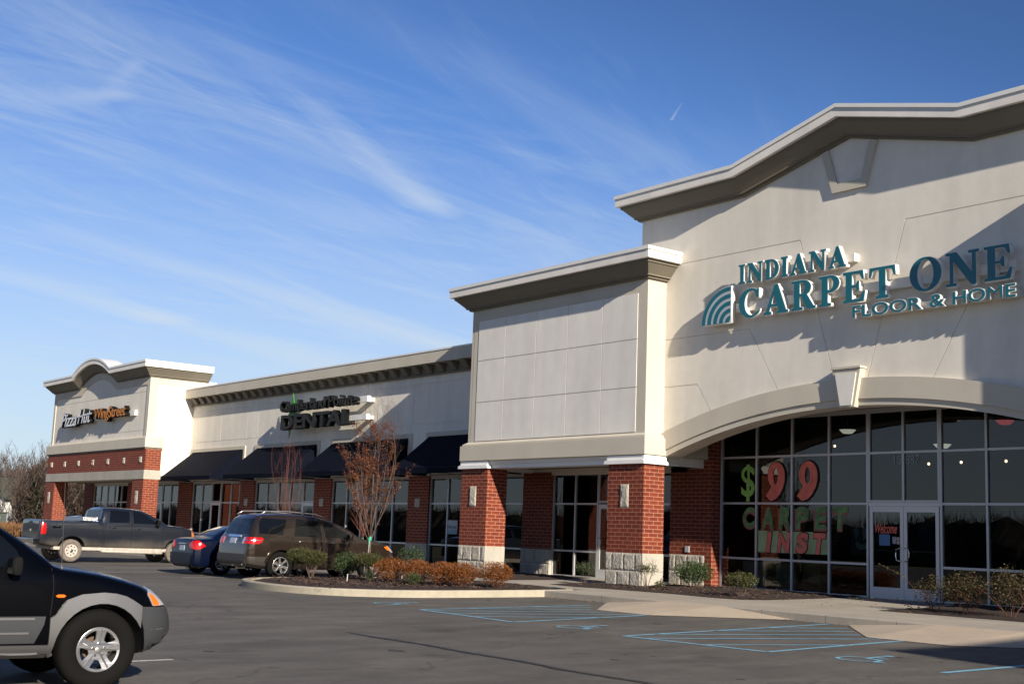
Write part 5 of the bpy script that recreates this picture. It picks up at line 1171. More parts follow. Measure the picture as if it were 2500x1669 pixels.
# --- muddy dark pickup
P_trk = paint('dusty_blue_black_paint', (.010, .013, .020), .1, .34, dust=(.26, .222, .172, .12, .88, .92))
M_dtyre = mat('dusty_tyre', (.14, .12, .10), .9, noise=[(8, .2, U1)]); M_dst = mat('dusty_steel', (.42, .38, .33), .6, .2, noise=[(8, .2, U1)])
duller(P_trk, .4, .3)
tx, ty, tz = -44.0, 14.0, zg(17) + .004
K = dict(zt=[(.0, .62), (.005, 1.30), (.03, 1.365), (1.0, 1.355), (1.98, 1.355), (2.03, 1.40), (2.11, 1.78), (2.22, 1.845), (2.6, 1.86), (3.1, 1.85), (3.5, 1.81), (3.76, 1.71), (4.12, 1.52), (4.36, 1.36), (4.45, 1.335), (4.95, 1.30), (5.30, 1.23), (5.42, 1.14), (5.47, 1.0), (5.50, .70), (5.51, .60)],
         zb=[(0, .58), (.4, .50), (5.2, .46), (5.51, .50)],
         w=[(0, .96), (.06, .99), (1.0, 1.0), (5.0, 1.0), (5.25, .985), (5.42, .93), (5.51, .80)],
         zs=[(0, .60), (.01, 1.28), (.05, 1.33), (1.95, 1.33), (2.1, 1.30), (4.3, 1.28), (4.95, 1.24), (5.3, 1.16), (5.44, 1.0), (5.51, .58)],
         wt=[(0, .93), (1.9, .93), (2.1, .80), (3.4, .76), (4.3, .86), (5.0, .86), (5.51, .7)])
tr = Car('pickup_truck', (tx, ty, tz), 'muddy dark crew cab pickup parked in front of the pizza shop', 'pickup truck', K, P_trk, (1.07, 4.77), .385, 1.0, arch=.10)
tr.tyre_m = M_dtyre
for y in (1.07, 4.77):
    for sg in (-1, 1): tr.wheel(y, sg, .375, .215, .25, 8, rim_m=M_dst, style='holes')
for sg in (1, -1):
    tr.patch('side_window', [(2.30, 1.35), (3.02, 1.34), (3.03, 1.745), (2.36, 1.76)], M_carglass, sg=sg, off=.004); tr.patch('side_window', [(3.16, 1.34), (3.98, 1.34), (3.90, 1.46), (3.62, 1.64), (3.40, 1.73), (3.16, 1.745)], M_carglass, sg=sg, off=.004)
    tr.patch('tail_light', [(.0, .90), (.17, .90), (.19, 1.05), (.17, 1.24), (.02, 1.28), (.0, 1.2)], M_red, sg=sg, off=.012, step=.05)
    for pts in ([(2.16, 1.34), (2.16, .53)], [(3.09, 1.78), (3.09, .52)], [(4.22, 1.25), (4.20, .95), (4.23, .62)], [(2.08, 1.33), (2.10, .60)]): tr.line('door_seam', pts, .013, M_blackm, sg=sg, off=.004)
    handle(tr, 2.42, 1.16, sg, M_black, .22); handle(tr, 3.30, 1.15, sg, M_black, .22); mirrorbox(tr, 3.98, 1.38, sg, M_blackm, .90, (.20, .10, .22))
    tr.patch('front_arch_lip', arch_in(4.77, .56, .375, 8, 172) + arch_in(4.77, .485, .375, 172, 8), P_trk, sg=sg, off=.02); tr.patch('rear_arch_lip', arch_in(1.07, .55, .375, 8, 172) + arch_in(1.07, .485, .375, 172, 8), P_trk, sg=sg, off=.02)
    tr.patch('headlight', [(5.34, .98), (5.46, .98), (5.44, 1.10), (5.34, 1.16), (5.30, 1.14)], M_clear, sg=sg, off=.01, step=.05); tr.patch('turn_signal', [(5.30, .86), (5.36, .86), (5.37, 1.14), (5.31, 1.14)], M_orange, sg=sg, off=.014, step=.05)
    X = tx + sg * 1.03; MB().tube([(X - sg * .05, ty + 2.06, tz + .40), (X, ty + 2.12, tz + .38), (X, ty + 4.18, tz + .36), (X - sg * .05, ty + 4.24, tz + .38)], .045, 8).build('side_step', M_dst, tr.t, smooth=True)
tr.patch('rear_window', [(-.66, 1.44), (.66, 1.44), (.60, 1.76), (-.60, 1.76)], M_carglass, axis='y', sg=-1, off=.006)
b = MB(); b.box(tx - .93, tx + .93, ty - .20, ty - .02, tz + .56, tz + .74); b.box(tx - .35, tx + .35, ty - .205, ty - .19, tz + .60, tz + .72)
b.build('rear_bumper', M_chrome, tr.t, bevel=.03)
tg = tr.patch('tailgate', [(-.82, .80), (.80, .80), (.80, 1.31), (-.82, 1.31)], P_trk, axis='y', sg=-1, off=.02); MB().box(tx - .16, tx + .16, ty - .03, ty - .021, tz + 1.12, tz + 1.22).build('tailgate_handle', M_black, tg)
MB().prismY([(tx - .10, tz + 1.02), (tx - .03, tz + 1.02), (tx - .02, tz + 1.05), (tx + .02, tz + 1.05), (tx + .03, tz + 1.02), (tx + .10, tz + 1.02), (tx + .10, tz + .99), (tx + .03, tz + .99), (tx + .02, tz + .96), (tx - .02, tz + .96), (tx - .03, tz + .99), (tx - .10, tz + .99)], ty - .026, ty - .021).build('tailgate_emblem', M_dst, tg)
me = text_mesh('4x4', .01, .02, .3); 
for v in me.vertices: v.co = (0, v.co.x, v.co.y)
xs = [v.co.y for v in me.vertices]; zs_ = [v.co.z for v in me.vertices]; ax, bx, az, bz = min(xs), max(xs), min(zs_), max(zs_)
for v in me.vertices: v.co = (tx + 1.006, ty + .36 + (v.co.y - ax) / (bx - ax) * .30, tz + 1.10 + (v.co.z - az) / (bz - az) * .075)
put_world('decal', me, M_letw, tr.t).data.materials[0] = M_letw
M_tread = mat('tread_plate', (.55, .55, .56), .3, .9, bump=(90, 1.0, .02))
tb = MB().box(tx - .90, tx + .93, ty + 1.40, ty + 1.90, tz + 1.375, tz + 1.50).box(tx - .5, tx + .5, ty + 1.45, ty + 1.85, tz + 1.2, tz + 1.374).build('truck_toolbox', M_tread); lone(tb, 'silver tread plate toolbox lying across the pickup bed', 'toolbox')
MB().box(tx - .06, tx + .10, ty - .32, ty - .18, tz + .44, tz + .56).box(tx - .9, tx + .9, ty + .5, ty + 5.0, tz + .40, tz + .50).build('chassis', M_dst, tr.t)

# --- brown off-roader
P_brn = paint('metallic_brown_paint', (.042, .030, .023), .6, .22); duller(P_brn, .8, .4)
cx_, cy0, cz = -32.16, 15.6, zg(17) + .003
K = dict(zt=[(0, .56), (.02, .98), (.09, 1.16), (.20, 1.42), (.30, 1.60), (.42, 1.70), (.6, 1.735), (1.0, 1.76), (1.7, 1.765), (2.15, 1.73), (2.65, 1.62), (3.12, 1.44), (3.50, 1.20), (3.62, 1.165), (4.0, 1.12), (4.35, 1.06), (4.55, .97), (4.66, .86), (4.70, .74), (4.715, .60)],
         zb=[(0, .42), (.1, .32), (.5, .27), (4.3, .27), (4.6, .30), (4.715, .40)],
         w=[(0, .82), (.06, .90), (.2, .955), (.6, .985), (4.1, .985), (4.4, .94), (4.6, .84), (4.68, .72), (4.715, .60)],
         zs=[(0, .55), (.03, .94), (.1, 1.09), (.25, 1.15), (3.4, 1.13), (4.0, 1.06), (4.4, .96), (4.62, .84), (4.715, .55)],
         wt=[(0, .70), (.3, .70), (2.2, .72), (3.5, .80), (4.2, .78), (4.715, .5)])
br = Car('brown_offroader', (cx_, cy0, cz), 'metallic brown off-roader with roof rails parked beside the planted island', 'car', K, P_brn, (.98, 3.83), .375, .985, arch=.05)
br.slot = (.36, .90, 13, 21)
for y in (.98, 3.83):
    for sg in (-1, 1): br.wheel(y, sg, .375, .235, .24, 6, seed=.2, style='slots')
for sg in (1, -1):
    br.patch('side_window', [(.32, 1.21), (1.02, 1.19), (1.18, 1.60), (.48, 1.62), (.36, 1.5)], M_carglass, sg=sg, off=.004); br.patch('side_window', [(1.36, 1.17), (2.22, 1.16), (2.20, 1.60), (1.48, 1.62)], M_carglass, sg=sg, off=.004)
    br.patch('side_window', [(2.32, 1.16), (3.10, 1.15), (3.20, 1.19), (2.92, 1.36), (2.60, 1.52), (2.32, 1.59)], M_carglass, sg=sg, off=.004)
    tl = br.patch('tail_light', [(.03, .93), (.30, .93), (.40, .99), (.44, 1.07), (.38, 1.105), (.03, 1.10)], M_red, sg=sg, off=.014, step=.05)
    br.patch('arch_lip', arch_in(.98, .50, .37, 20, 170) + arch_in(.98, .43, .37, 170, 20), P_brn, sg=sg, off=.022); br.patch('arch_lip', arch_in(3.83, .49, .37, 10, 165) + arch_in(3.83, .43, .37, 165, 10), P_brn, sg=sg, off=.02)
    for pts in ([(1.30, 1.15), (1.35, .85), (1.42, .45)], [(2.27, 1.60), (2.27, .40)], [(3.24, 1.12), (3.30, .8), (3.28, .42)]): br.line('door_seam', pts, .011, M_blackm, sg=sg, off=.003)
    handle(br, 1.55, 1.03, sg); handle(br, 2.52, 1.02, sg); mirrorbox(br, 3.02, 1.19, sg, P_brn, .92, (.18, .11, .17))
    br.patch('headlight', [(4.28, .92), (4.50, .80), (4.60, .80), (4.60, .88), (4.42, 1.0)], M_clear, sg=sg, off=.012, step=.05); br.patch('turn_signal', [(4.22, .95), (4.34, .86), (4.42, .86), (4.36, .97)], M_orange, sg=sg, off=.016, step=.04)
    X = cx_ + sg * .68; MB().tube([(X, cy0 + .42, cz + 1.71), (X, cy0 + .58, cz + 1.80), (X, cy0 + 1.2, cz + 1.825), (X, cy0 + 2.1, cz + 1.78), (X, cy0 + 2.42, cz + 1.69)], .020, 6).build('roof_rail', M_alloy, br.t, smooth=True)
    br.patch('lower_cladding', [(.03, .43), (.52, .36), (.55, .60), (.03, .60)], mat('dark_brown_plastic', (.030, .026, .023), .5), sg=sg, off=.010)
br.patch('tail_light', [(.58, .93), (.86, .93), (.86, 1.10), (.60, 1.10)], M_red, axis='y', sg=-1, off=.014); br.patch('tail_light', [(-.86, .93), (-.58, .93), (-.60, 1.10), (-.86, 1.10)], M_red, axis='y', sg=-1, off=.014)
br.line('light_strip', [(.56, 1.02), (.88, 1.02)], .022, M_chrome, axis='y', sg=-1, off=.018); br.line('light_strip', [(.04, 1.02), (.40, 1.03)], .018, M_chrome, sg=1, off=.018)
br.patch('reverse_light', [(.57, .935), (.66, .935), (.66, 1.095), (.59, 1.095)], M_clear, axis='y', sg=-1, off=.018, step=.04)
br.patch('rear_window', [(-.70, 1.19), (.70, 1.19), (.62, 1.60), (-.62, 1.60)], M_carglass, axis='y', sg=-1, off=.006)
br.patch('rear_bumper', [(-.80, .40), (.80, .40), (.84, .66), (-.84, .66)], mat('dark_brown_plastic', (.030, .026, .023), .5), axis='y', sg=-1, off=.03)
br.patch('chrome_bar', [(-.36, 1.10), (.36, 1.10), (.36, 1.15), (-.36, 1.15)], M_chrome, axis='y', sg=-1, off=.02, step=.05)
br.patch('number_plate', [(-.17, .93), (.17, .93), (.17, 1.07), (-.17, 1.07)], mat('plate_blue_white', (.30, .34, .42), .4, noise=[(30, .4, U1)]), axis='y', sg=-1, off=.02, step=.05)
MB().tube([(cx_ + .45, cy0 - .06, cz + .30), (cx_ + .45, cy0 + .2, cz + .30)], .03, 8).build('exhaust_pipe', M_chrome, br.t)
MB().tube([(cx_, cy0 + 1.0, cz + 1.77), (cx_, cy0 + .85, cz + 1.86)], [.015, .006], 5).build('roof_antenna', M_black, br.t)

# --- blue saloon
P_blu = paint('dark_blue_paint', (.0015, .004, .016), .0, .30); duller(P_blu, .25, .2)
sx_, sy_, sz_ = -34.90, 15.38, zg(16.5) + .003
K = dict(zt=[(0, .42), (.02, .88), (.07, .985), (.16, 1.01), (.50, 1.03), (.62, 1.06), (1.0, 1.26), (1.30, 1.37), (1.7, 1.415), (2.2, 1.41), (2.6, 1.34), (3.3, 1.0), (3.45, .96), (4.0, .87), (4.25, .76), (4.34, .62), (4.36, .5)],
         zb=[(0, .28), (.1, .20), (.5, .18), (4.0, .18), (4.36, .25)],
         w=[(0, .74), (.05, .80), (.2, .86), (.5, .875), (3.8, .875), (4.15, .80), (4.36, .58)],
         zs=[(0, .40), (.03, .84), (.1, .93), (.5, .965), (3.3, .93), (4.0, .80), (4.3, .62), (4.36, .45)],
         wt=[(0, .62), (.6, .66), (1.2, .58), (2.6, .58), (3.4, .74), (4.36, .5)])
bl = Car('blue_saloon', (sx_, sy_, sz_), 'dark blue saloon parked between the muddy pickup and the brown off-roader', 'car', K, P_blu, (.86, 3.42), .31, .875, arch=.04)
bl.slot = (.36, .90, 12, 19)
for y in (.86, 3.42):
    for sg in (-1, 1): bl.wheel(y, sg, .31, .19, .2, 6, style='slots')
for sg in (1, -1):
    bl.patch('side_window', [(1.02, 1.01), (1.85, 1.0), (1.85, 1.32), (1.45, 1.32), (1.2, 1.2)], M_carglass, sg=sg, off=.004); bl.patch('side_window', [(1.93, 1.0), (2.85, .99), (2.55, 1.24), (2.3, 1.32), (1.93, 1.32)], M_carglass, sg=sg, off=.004)
    bl.patch('tail_light', [(.0, .70), (.16, .70), (.34, .80), (.16, .94), (.0, .95)], M_red, sg=sg, off=.012, step=.04)
    s2 = sg; pl = [(s2 * .50, .74), (s2 * .80, .70), (s2 * .80, .93), (s2 * .60, .93), (s2 * .48, .82)]
    bl.patch('tail_light', pl if s2 > 0 else pl[::-1], M_red, axis='y', sg=-1, off=.014, step=.05); mirrorbox(bl, 2.75, 1.02, sg, P_blu, .80, (.16, .1, .13)); handle(bl, 1.25, .85, sg)
    for pts in ([(1.15, .95), (1.2, .7), (1.3, .3)], [(1.89, 1.0), (1.89, .3)]): bl.line('door_seam', pts, .010, M_blackm, sg=sg, off=.003)
bl.patch('rear_window', [(-.56, .72), (.56, .72), (.46, 1.24), (-.46, 1.24)], M_carglass, axis='z', off=.004)
bl.patch('number_plate', [(-.16, .66), (.16, .66), (.16, .80), (-.16, .80)], MATS['plate_blue_white'], axis='y', sg=-1, off=.014, step=.05)
bl.patch('chrome_bar', [(-.24, .84), (.24, .84), (.24, .865), (-.24, .865)], M_chrome, axis='y', sg=-1, off=.016, step=.05)
bl.patch('rear_bumper', [(-.74, .30), (.74, .30), (.78, .60), (-.78, .60)], P_blu, axis='y', sg=-1, off=.03); MB().tube([(sx_ + .45, sy_ - .03, sz_ + .20), (sx_ + .45, sy_ + .3, sz_ + .20)], .03, 8).build('exhaust_pipe', M_black, bl.t)
def copy_tree(o, parent=None, mp=None):
    c_ = o.copy(); COL.objects.link(c_); c_.parent = parent
    if mp and c_.type == 'MESH' and c_.data.materials and c_.data.materials[0] in mp:
        c_.data = c_.data.copy(); c_.data.materials[0] = mp[c_.data.materials[0]]
    for ch in [q for q in bpy.data.objects if q.parent == o]: copy_tree(ch, c_, mp)
    return c_
far = copy_tree(bl.t, None, {P_blu: paint('silver_paint', (.35, .37, .40), .5, .3)}); far.location = (-77.2, 25.4, zg(21)); far.scale = (1.1, 1.1, 1.14); far.name = 'silver_car'
far['label'] = 'silver car almost hidden behind the pickup tailgate beside the pizza shop'; far['category'] = 'car'
#PART4
# ------------------------------------------------------------------ trees and shrubs
M_bark = mat('grey_brown_bark', (.085, .058, .046), .9, noise=[(12, .25, U1)], bump=(60, .6, .01)); M_twig = mat('reddish_twigs', (.12, .040, .026), .85, noise=[(6, .2, U1)])
def leaf_mat(name, cols, sub=.15):
    m = bpy.data.materials.new(name); m.use_nodes = True; MATS[name] = m
    N, L = m.node_tree.nodes, m.node_tree.links; b = N['Principled BSDF']; b.inputs['Roughness'].default_value = .55; b.inputs['Specular IOR Level'].default_value = .4
    g = N.new('ShaderNodeNewGeometry'); r = N.new('ShaderNodeValToRGB'); r.color_ramp.interpolation = 'LINEAR'
    e = r.color_ramp.elements; e[0].position = 0; e[0].color = (*cols[0], 1); e[1].position = 1; e[1].color = (*cols[-1], 1)
    for i, c_ in enumerate(cols[1:-1]): q = e.new((i + 1) / (len(cols) - 1)); q.color = (*c_, 1)
    L.new(g.outputs['Random Per Island'], r.inputs[0]); L.new(r.outputs[0], b.inputs['Base Color'])
    b.inputs['Transmission Weight'].default_value = 0; return m
L_red = leaf_mat('orange_red_leaves', [(.055, .014, .008), (.10, .028, .012), (.17, .060, .018), (.075, .022, .011)])
L_box = leaf_mat('boxwood_leaves', [(.022, .026, .006), (.046, .050, .011), (.078, .078, .022)]); L_spi = leaf_mat('spirea_leaves', [(.065, .017, .004), (.15, .044, .007), (.25, .090, .013), (.10, .028, .006)])
L_hol = leaf_mat('holly_leaves', [(.014, .030, .008), (.03, .055, .014), (.05, .075, .02)]); L_ros = leaf_mat('autumn_rose_leaves', [(.022, .028, .007), (.05, .042, .010), (.05, .020, .009), (.028, .036, .010)])
def leafbit(b, p, s_, r, asp=.55, up=.3):
    a = r.uniform(0, 6.283); t = r.uniform(-1, 1); u = Vector((math.cos(a), math.sin(a), t * .8)).normalized(); w_ = u.cross(Vector((r.uniform(-1, 1), r.uniform(-1, 1), r.uniform(-1, 1)))).normalized()
    b.add([p - u * s_, p - w_ * s_ * asp, p + u * s_, p + w_ * s_ * asp], [(0, 1, 2, 3)])
def skeleton(base, h, spread, r, n_main, depth, z_fork, up=.75, r0=.035, kink=.10, pull=0.0, kids=(4, 3, 3)):
    """vase-shaped young tree: list of tubes (points, radii, level)"""
    T = []; base = Vector(base); fork = base + Vector((r.uniform(-.03, .03), r.uniform(-.03, .03), z_fork)); T.append(([base, base.lerp(fork, .5) + Vector((r.uniform(-.02, .02), 0, 0)), fork], [r0 * 1.15, r0, r0 * .85], 0))
    def br_(p, d, L_, rad, lv):
        pts = [p]; rs = [rad]; q = p; n = 7 if lv == 1 else 4
        for i in range(n):
            t = (i + 1) / n
            d = d + Vector((r.uniform(-kink, kink), r.uniform(-kink, kink), r.uniform(0, .22 if lv == 1 else .14) * up))
            if lv == 1 and pull: d = d + Vector((base.x - q.x, base.y - q.y, 0)) * pull * t
            d = d.normalized(); q = q + d * L_ / n; pts.append(q); rs.append(rad * (1 - .8 * t))
        T.append((pts, rs, lv))
        if lv < depth:
            for k in range(kids[min(lv, len(kids)) - 1] + r.randint(-1, 1)):
                t = r.uniform(.08 if lv == 1 else .25, .97); i = min(n - 1, int(t * n)); pp = pts[i].lerp(pts[i + 1], t * n - i); a = r.uniform(0, 6.283); sd = Vector((math.cos(a), math.sin(a), .35)); dd = (pts[i + 1] - pts[i]).normalized()
                br_(pp, (dd + sd * .6).normalized(), L_ * (r.uniform(.20, .34) if lv == 1 else r.uniform(.35, .6)), max(rs[i] * .5, .0016), lv + 1)
    for k in range(n_main):
        a = 6.283 * k / n_main + r.uniform(-.3, .3); sp_ = spread * r.uniform(.25, 1.5); d = Vector((math.cos(a) * sp_, math.sin(a) * sp_, 1)).normalized(); st = base + (fork - base) * r.uniform(.82, 1.0)
        br_(st, d, (h - z_fork) * r.uniform(.72, 1.05), r0 * .40, 1)
    T.append(([fork, fork + Vector((0, 0, (h - z_fork) * .5)), fork + Vector((.05, 0, h - z_fork))], [r0 * .7, r0 * .4, .004], 1)); return T
def young_tree(base, h, spread, seed, label, n_main=7, depth=3, leaves=0, lz=(1.6, 4.0), zf=1.1, r0=.035, bark=M_bark, tie=True, name='young_tree', group='young trees by the parking lot', kind=L_red, pull=.3, kids=(7, 4, 3)):
    r = random.Random(seed); t = thing(name, base, label, 'tree', group); T = skeleton(base, h, spread, r, n_main, depth, zf, r0=r0, pull=pull, kids=kids)
    b = MB(); c_ = MB()
    for pts, rs, lv in T: (b if lv <= 1 else c_).tube(pts, rs, 6 if lv <= 1 else 3)
    b.build('trunk', bark, t, smooth=True); cr = c_.build('twigs', M_twig if bark is not M_bark else M_bark, t)
    if leaves:
        l_ = MB(); cand = [(pts, lv) for pts, rs, lv in T if lv >= 2]
        n = 0
        for _ in range(leaves * 8):
            pts, lv = r.choice(cand); i = r.randrange(len(pts) - 1); p = pts[i].lerp(pts[i + 1], r.random()); z = p.z - base[2]
            if mnoise.noise(p * 1.9 + Vector((seed, 0, 0))) < -.02 or not lz[0] < z < lz[1] or r.random() < abs(z / h - .55) * 1.9: continue
            for q in range(r.randint(1, 3)): leafbit(l_, p + Vector((r.uniform(-.04, .04), r.uniform(-.04, .04), r.uniform(-.05, .02))), r.uniform(.012, .023), r, .6)
            n += 1
            if n > leaves: break
        l_.build('leaves', kind, t, fixn=False)
    if tie:
        for q, (dx, dy) in enumerate(((.6, -.45),)):
            b = MB(); top = Vector(base) + Vector((.0, 0, zf * .98)); b.tube([top, Vector(base) + Vector((dx, dy, .05))], .006, 4); b.build('guy_wire', mat('pale_rope', (.42, .45, .40), .8), t)
            b = MB(); b.loft([[(base[0] + (r0 * 1.3) * math.cos(a), base[1] + (r0 * 1.3) * math.sin(a), base[2] + zf * .93 + z_ + .05 * math.cos(a)) for a in np.linspace(0, 6.283, 10, endpoint=False)] for z_ in (-.05, .05)], caps=False)
            b.box(base[0] + .03, base[0] + .05, base[1] - .06, base[1] - .03, base[2] + zf * .93 - .16, base[2] + zf * .93 + .02); b.build('tree_tie', mat('green_tape', (.04, .30, .19), .6), t)
    return t
young_tree((-28.0, 17.35, zg(17) + .15), 4.45, .50, 12, 'tallest young tree on the island, vase shaped with sparse orange red leaves', n_main=9, depth=4, leaves=6000, lz=(1.25, 4.0), zf=1.08, r0=.038)
young_tree((-34.9, 21.35, zw(21)), 3.5, .34, 5, 'smaller bare reddish tree just behind the red leaved tree with green tie', n_main=8, depth=3, leaves=60, zf=.95, r0=.028, bark=M_twig)
young_tree((-39.96, 21.3, zw(21)), 4.2, .34, 9, 'bare thin reddish tree rising behind the brown off-roader roof', n_main=9, depth=3, leaves=0, zf=1.0, r0=.026, bark=M_twig, tie=False)
def shrub(name, base, w, h, seed, label, lm, n, ls=.014, stem=True, zc=None, group=None, stems=6, squash=.8, airy=0, stem_m=None):
    r = random.Random(seed); t = thing(name, base, label, 'shrub', group); B = Vector(base); stem_h = h * (zc if zc else .38)
    b = MB(); tips = []
    for k in range(stems):
        a = 6.283 * k / stems + r.uniform(-.4, .4); q = B + Vector((math.cos(a) * w * .28, math.sin(a) * w * .28, stem_h + h * .2)); m_ = B.lerp(q, .5) + Vector((r.uniform(-.02, .02), r.uniform(-.02, .02), 0)); b.tube([B + Vector((math.cos(a) * .02, math.sin(a) * .02, -.03)), m_, q], [.010, .007, .004], 4)
        for j in range(4):
            e = q + Vector((r.uniform(-1, 1) * w * .28, r.uniform(-1, 1) * w * .28, r.uniform(.0, .5) * h)); b.tube([q, q.lerp(e, .5) + Vector((0, 0, .02)), e], [.004, .003, .0015], 3); tips.append(e)
    b.build('stems', stem_m or M_bark, t)
    l_ = MB(); cz_ = B.z + stem_h + (h - stem_h) / 2; rz = (h - stem_h) / 2 * 1.05
    cl_ = [(Vector((r.gauss(0, .45), r.gauss(0, .45), r.gauss(0, .45)))) for _ in range(26)]
    k = 0; tries = 0
    while k < n and tries < n * 12:
        tries += 1; v = Vector((r.gauss(0, 1), r.gauss(0, 1), r.gauss(0, 1))).normalized() * (r.random() ** (.42 if not airy else .6))
        bl_ = 1 + .22 * mnoise.noise(v * 2.3 + Vector((seed, 0, 0))) + .10 * mnoise.noise(v * 6 + Vector((0, seed, 0)))
        if airy and mnoise.noise(v * 3.2 + Vector((seed, 3, 0))) < airy - .5: continue
        p = Vector((B.x + v.x * w / 2 * bl_, B.y + v.y * w / 2 * bl_, cz_ + v.z * rz * bl_ * (squash if v.z > 0 else .9)))
        leafbit(l_, p, ls * r.uniform(.7, 1.25), r); k += 1
    l_.build('foliage', lm, t, fixn=False); return t
zi = lambda y: zg(y) + .17
shrub('boxwood_shrub', (-29.45, 16.2, zi(16.2)), .74, .80, 1, 'leftmost round green shrub of the island, overlapping the brown off-roader wheel', L_box, 8500, group='green shrubs on the island')
shrub('boxwood_shrub', (-28.66, 16.1, zi(16.1)), .76, .74, 2, 'flat topped green shrub on bare splayed stems, second from island nose', L_box, 8500, group='green shrubs on the island', stems=8, zc=.45)
shrub('holly_shrub', (-28.3, 16.9, zi(16.9)), .70, .74, 3, 'darker green leafy shrub between the splayed shrub and the tree trunk', L_hol, 2600, ls=.022, zc=.12, group='green shrubs on the island')
shrub('boxwood_shrub', (-27.35, 16.95, zi(17)), .76, .72, 4, 'green shrub at the foot of the red leaved tree, next to orange shrubs', L_box, 8500, group='green shrubs on the island', zc=.45)
shrub('low_shrub', (-26.95, 16.75, zi(16.7)), .26, .34, 5, 'smallest low green shrub by the white stake', L_hol, 700, zc=.05, group='green shrubs on the island')
OG = 'orange autumn shrubs on the island'
for i, (x, y, w_, h_, t) in enumerate(((-26.55, 17.1, .92, .66, 'leftmost orange shrub beside the flat green shrub'), (-25.75, 17.3, .80, .64, 'second orange shrub, behind the small dark green one'), (-25.0, 17.55, .86, .62, 'middle orange shrub of the row, left of the pier'), (-24.45, 17.7, .82, .62, 'fourth orange shrub in front of the tower pier'), (-23.95, 18.3, .84, .66, 'rightmost orange shrub at the end of the island'))):
    shrub('orange_shrub', (x, y, zi(y)), w_, h_, 20 + i, t, L_spi, 6500, ls=.015, zc=.08, group=OG, stem_m=M_twig)
shrub('low_shrub', (-25.05, 16.75, zi(16.7)), .40, .34, 31, 'small dark green shrub in front of the orange row', L_hol, 1100, zc=.05)
shrub('twiggy_shrub', (-25.45, 22.35, zw(22.3)), .52, .62, 32, 'small dark green shrub before the vacant shop door', L_hol, 900, ls=.02, zc=.35, airy=.35)
shrub('twiggy_shrub', (-23.15, 22.35, zw(22.3)), .68, .66, 33, 'airy half bare shrub against the stone base of the corner pier', L_box, 1100, ls=.014, zc=.5, airy=.40, stems=9)
shrub('low_shrub', (-22.95, 22.6, zw(22.6)), .26, .24, 34, 'tiny olive shrub at the right foot of the corner pier', L_box, 500, zc=.05)
shrub('holly_shrub', (-23.15, 24.0, zw(24)), 1.02, .74, 35, 'wide glossy dark green shrub before the brick return wall', L_hol, 3600, ls=.024, zc=.15)
shrub('twiggy_shrub', (-19.62, 21.85, zw(21.8)), .82, .62, 36, 'green shrub on the mulch before the left shop window panes', L_box, 2600, ls=.017, zc=.32, airy=.2)
shrub('holly_shrub', (-33.9, 22.6, zw(22.6)), .95, .85, 37, 'dark bush with yellow flecks left of the tower pier', L_hol, 1800, ls=.022, zc=.1, airy=.25)
shrub('rose_bush', (-14.95, 22.2, zw(22.2)), .78, .78, 38, 'twiggy rust brown bush right of the glass doors', L_ros, 1900, ls=.016, zc=.1, airy=.35, stem_m=M_twig)
shrub('rose_bush', (-14.1, 22.0, zw(22)), .98, .92, 39, 'taller olive and yellow bush near the right picture edge', L_ros, 2600, ls=.018, zc=.1, airy=.3, stem_m=M_twig)
shrub('rose_bush', (-13.15, 21.9, zw(22)), 1.0, 1.05, 40, 'dark rose bush cut off by the right picture edge', L_ros, 2600, ls=.018, zc=.1, airy=.3, stem_m=M_twig)
r = random.Random(77); sb = thing('arching_shoot', (-15.35, 22.3, zw(22.3)), 'long arching leafy shoot reaching over the right door leaf', 'plant'); b = MB(); l_ = MB()
for (dx, dz, pts_) in ((-1.0, 0, [(0, 0), (-.15, .42), (-.45, .66), (-.80, .78), (-1.05, .86)]), (-.9, 0, [(-.1, 0), (-.5, .16), (-1.0, .14), (-1.5, .10), (-1.8, .14)])):
    P_ = [Vector((-15.35 + a, 22.3 + .03 * i, zw(22.3) + .02 + z_)) for i, (a, z_) in enumerate(pts_)]; b.tube(P_, [.006, .005, .004, .003, .002], 4)
    for i in range(46):
        k = r.randrange(4); leafbit(l_, P_[k].lerp(P_[k + 1], r.random()) + Vector((r.uniform(-.04, .04), r.uniform(-.04, .04), r.uniform(-.03, .05))), r.uniform(.016, .03), r)
b.build('stem', M_twig, sb); l_.build('leaves', L_box, sb, fixn=False)
for x, y, t in ((-26.75, 16.0, 'white stake in the mulch below the orange shrubs'), (-28.05, 18.4, 'white stake in the mulch behind the round green shrubs')):
    lone(MB().tube([(x, y, zi(y) - .05), (x + .02, y, zi(y) + .20)], .008, 6).build('stake', M_white), t, 'stake')

# ------------------------------------------------------------------ beyond the shops
def far_tree(bT, bL, x, y, h, r, dens=1.0):
    T = skeleton((x, y, 0), h, .55, r, 6, 3, h * .22, r0=h * .016, kink=.16, kids=(5, 3))
    for pts, rs, lv in T:
        if lv <= 1: bT.tube(pts, rs, 4)
        else: bT.tube([pts[0], pts[2], pts[-1]], [max(rs[0], .02), max(rs[2], .015), .012], 3)
    tips = [p for pts, rs, lv in T if lv >= 2 for p in pts[2:]]
    for _ in range(int(len(tips) * .8 * dens)):
        p = r.choice(tips); d = Vector((r.uniform(-1, 1), r.uniform(-1, 1), r.uniform(-.2, 1.2))).normalized() * r.uniform(.4, 1.0); w_ = Vector((r.uniform(-1, 1), r.uniform(-1, 1), 0)) * .018
        bL.add([p - w_, p + w_, p + d], [(0, 1, 2)])
M_wood = leaf_mat('bare_wood_twigs', [(.042, .026, .021), (.066, .042, .034), (.088, .062, .052), (.064, .028, .023)]); M_woodt = mat('far_bark', (.085, .066, .055), .9)
M_brush = leaf_mat('winter_brush', [(.034, .022, .016), (.050, .032, .024), (.062, .044, .028), (.040, .026, .018)])
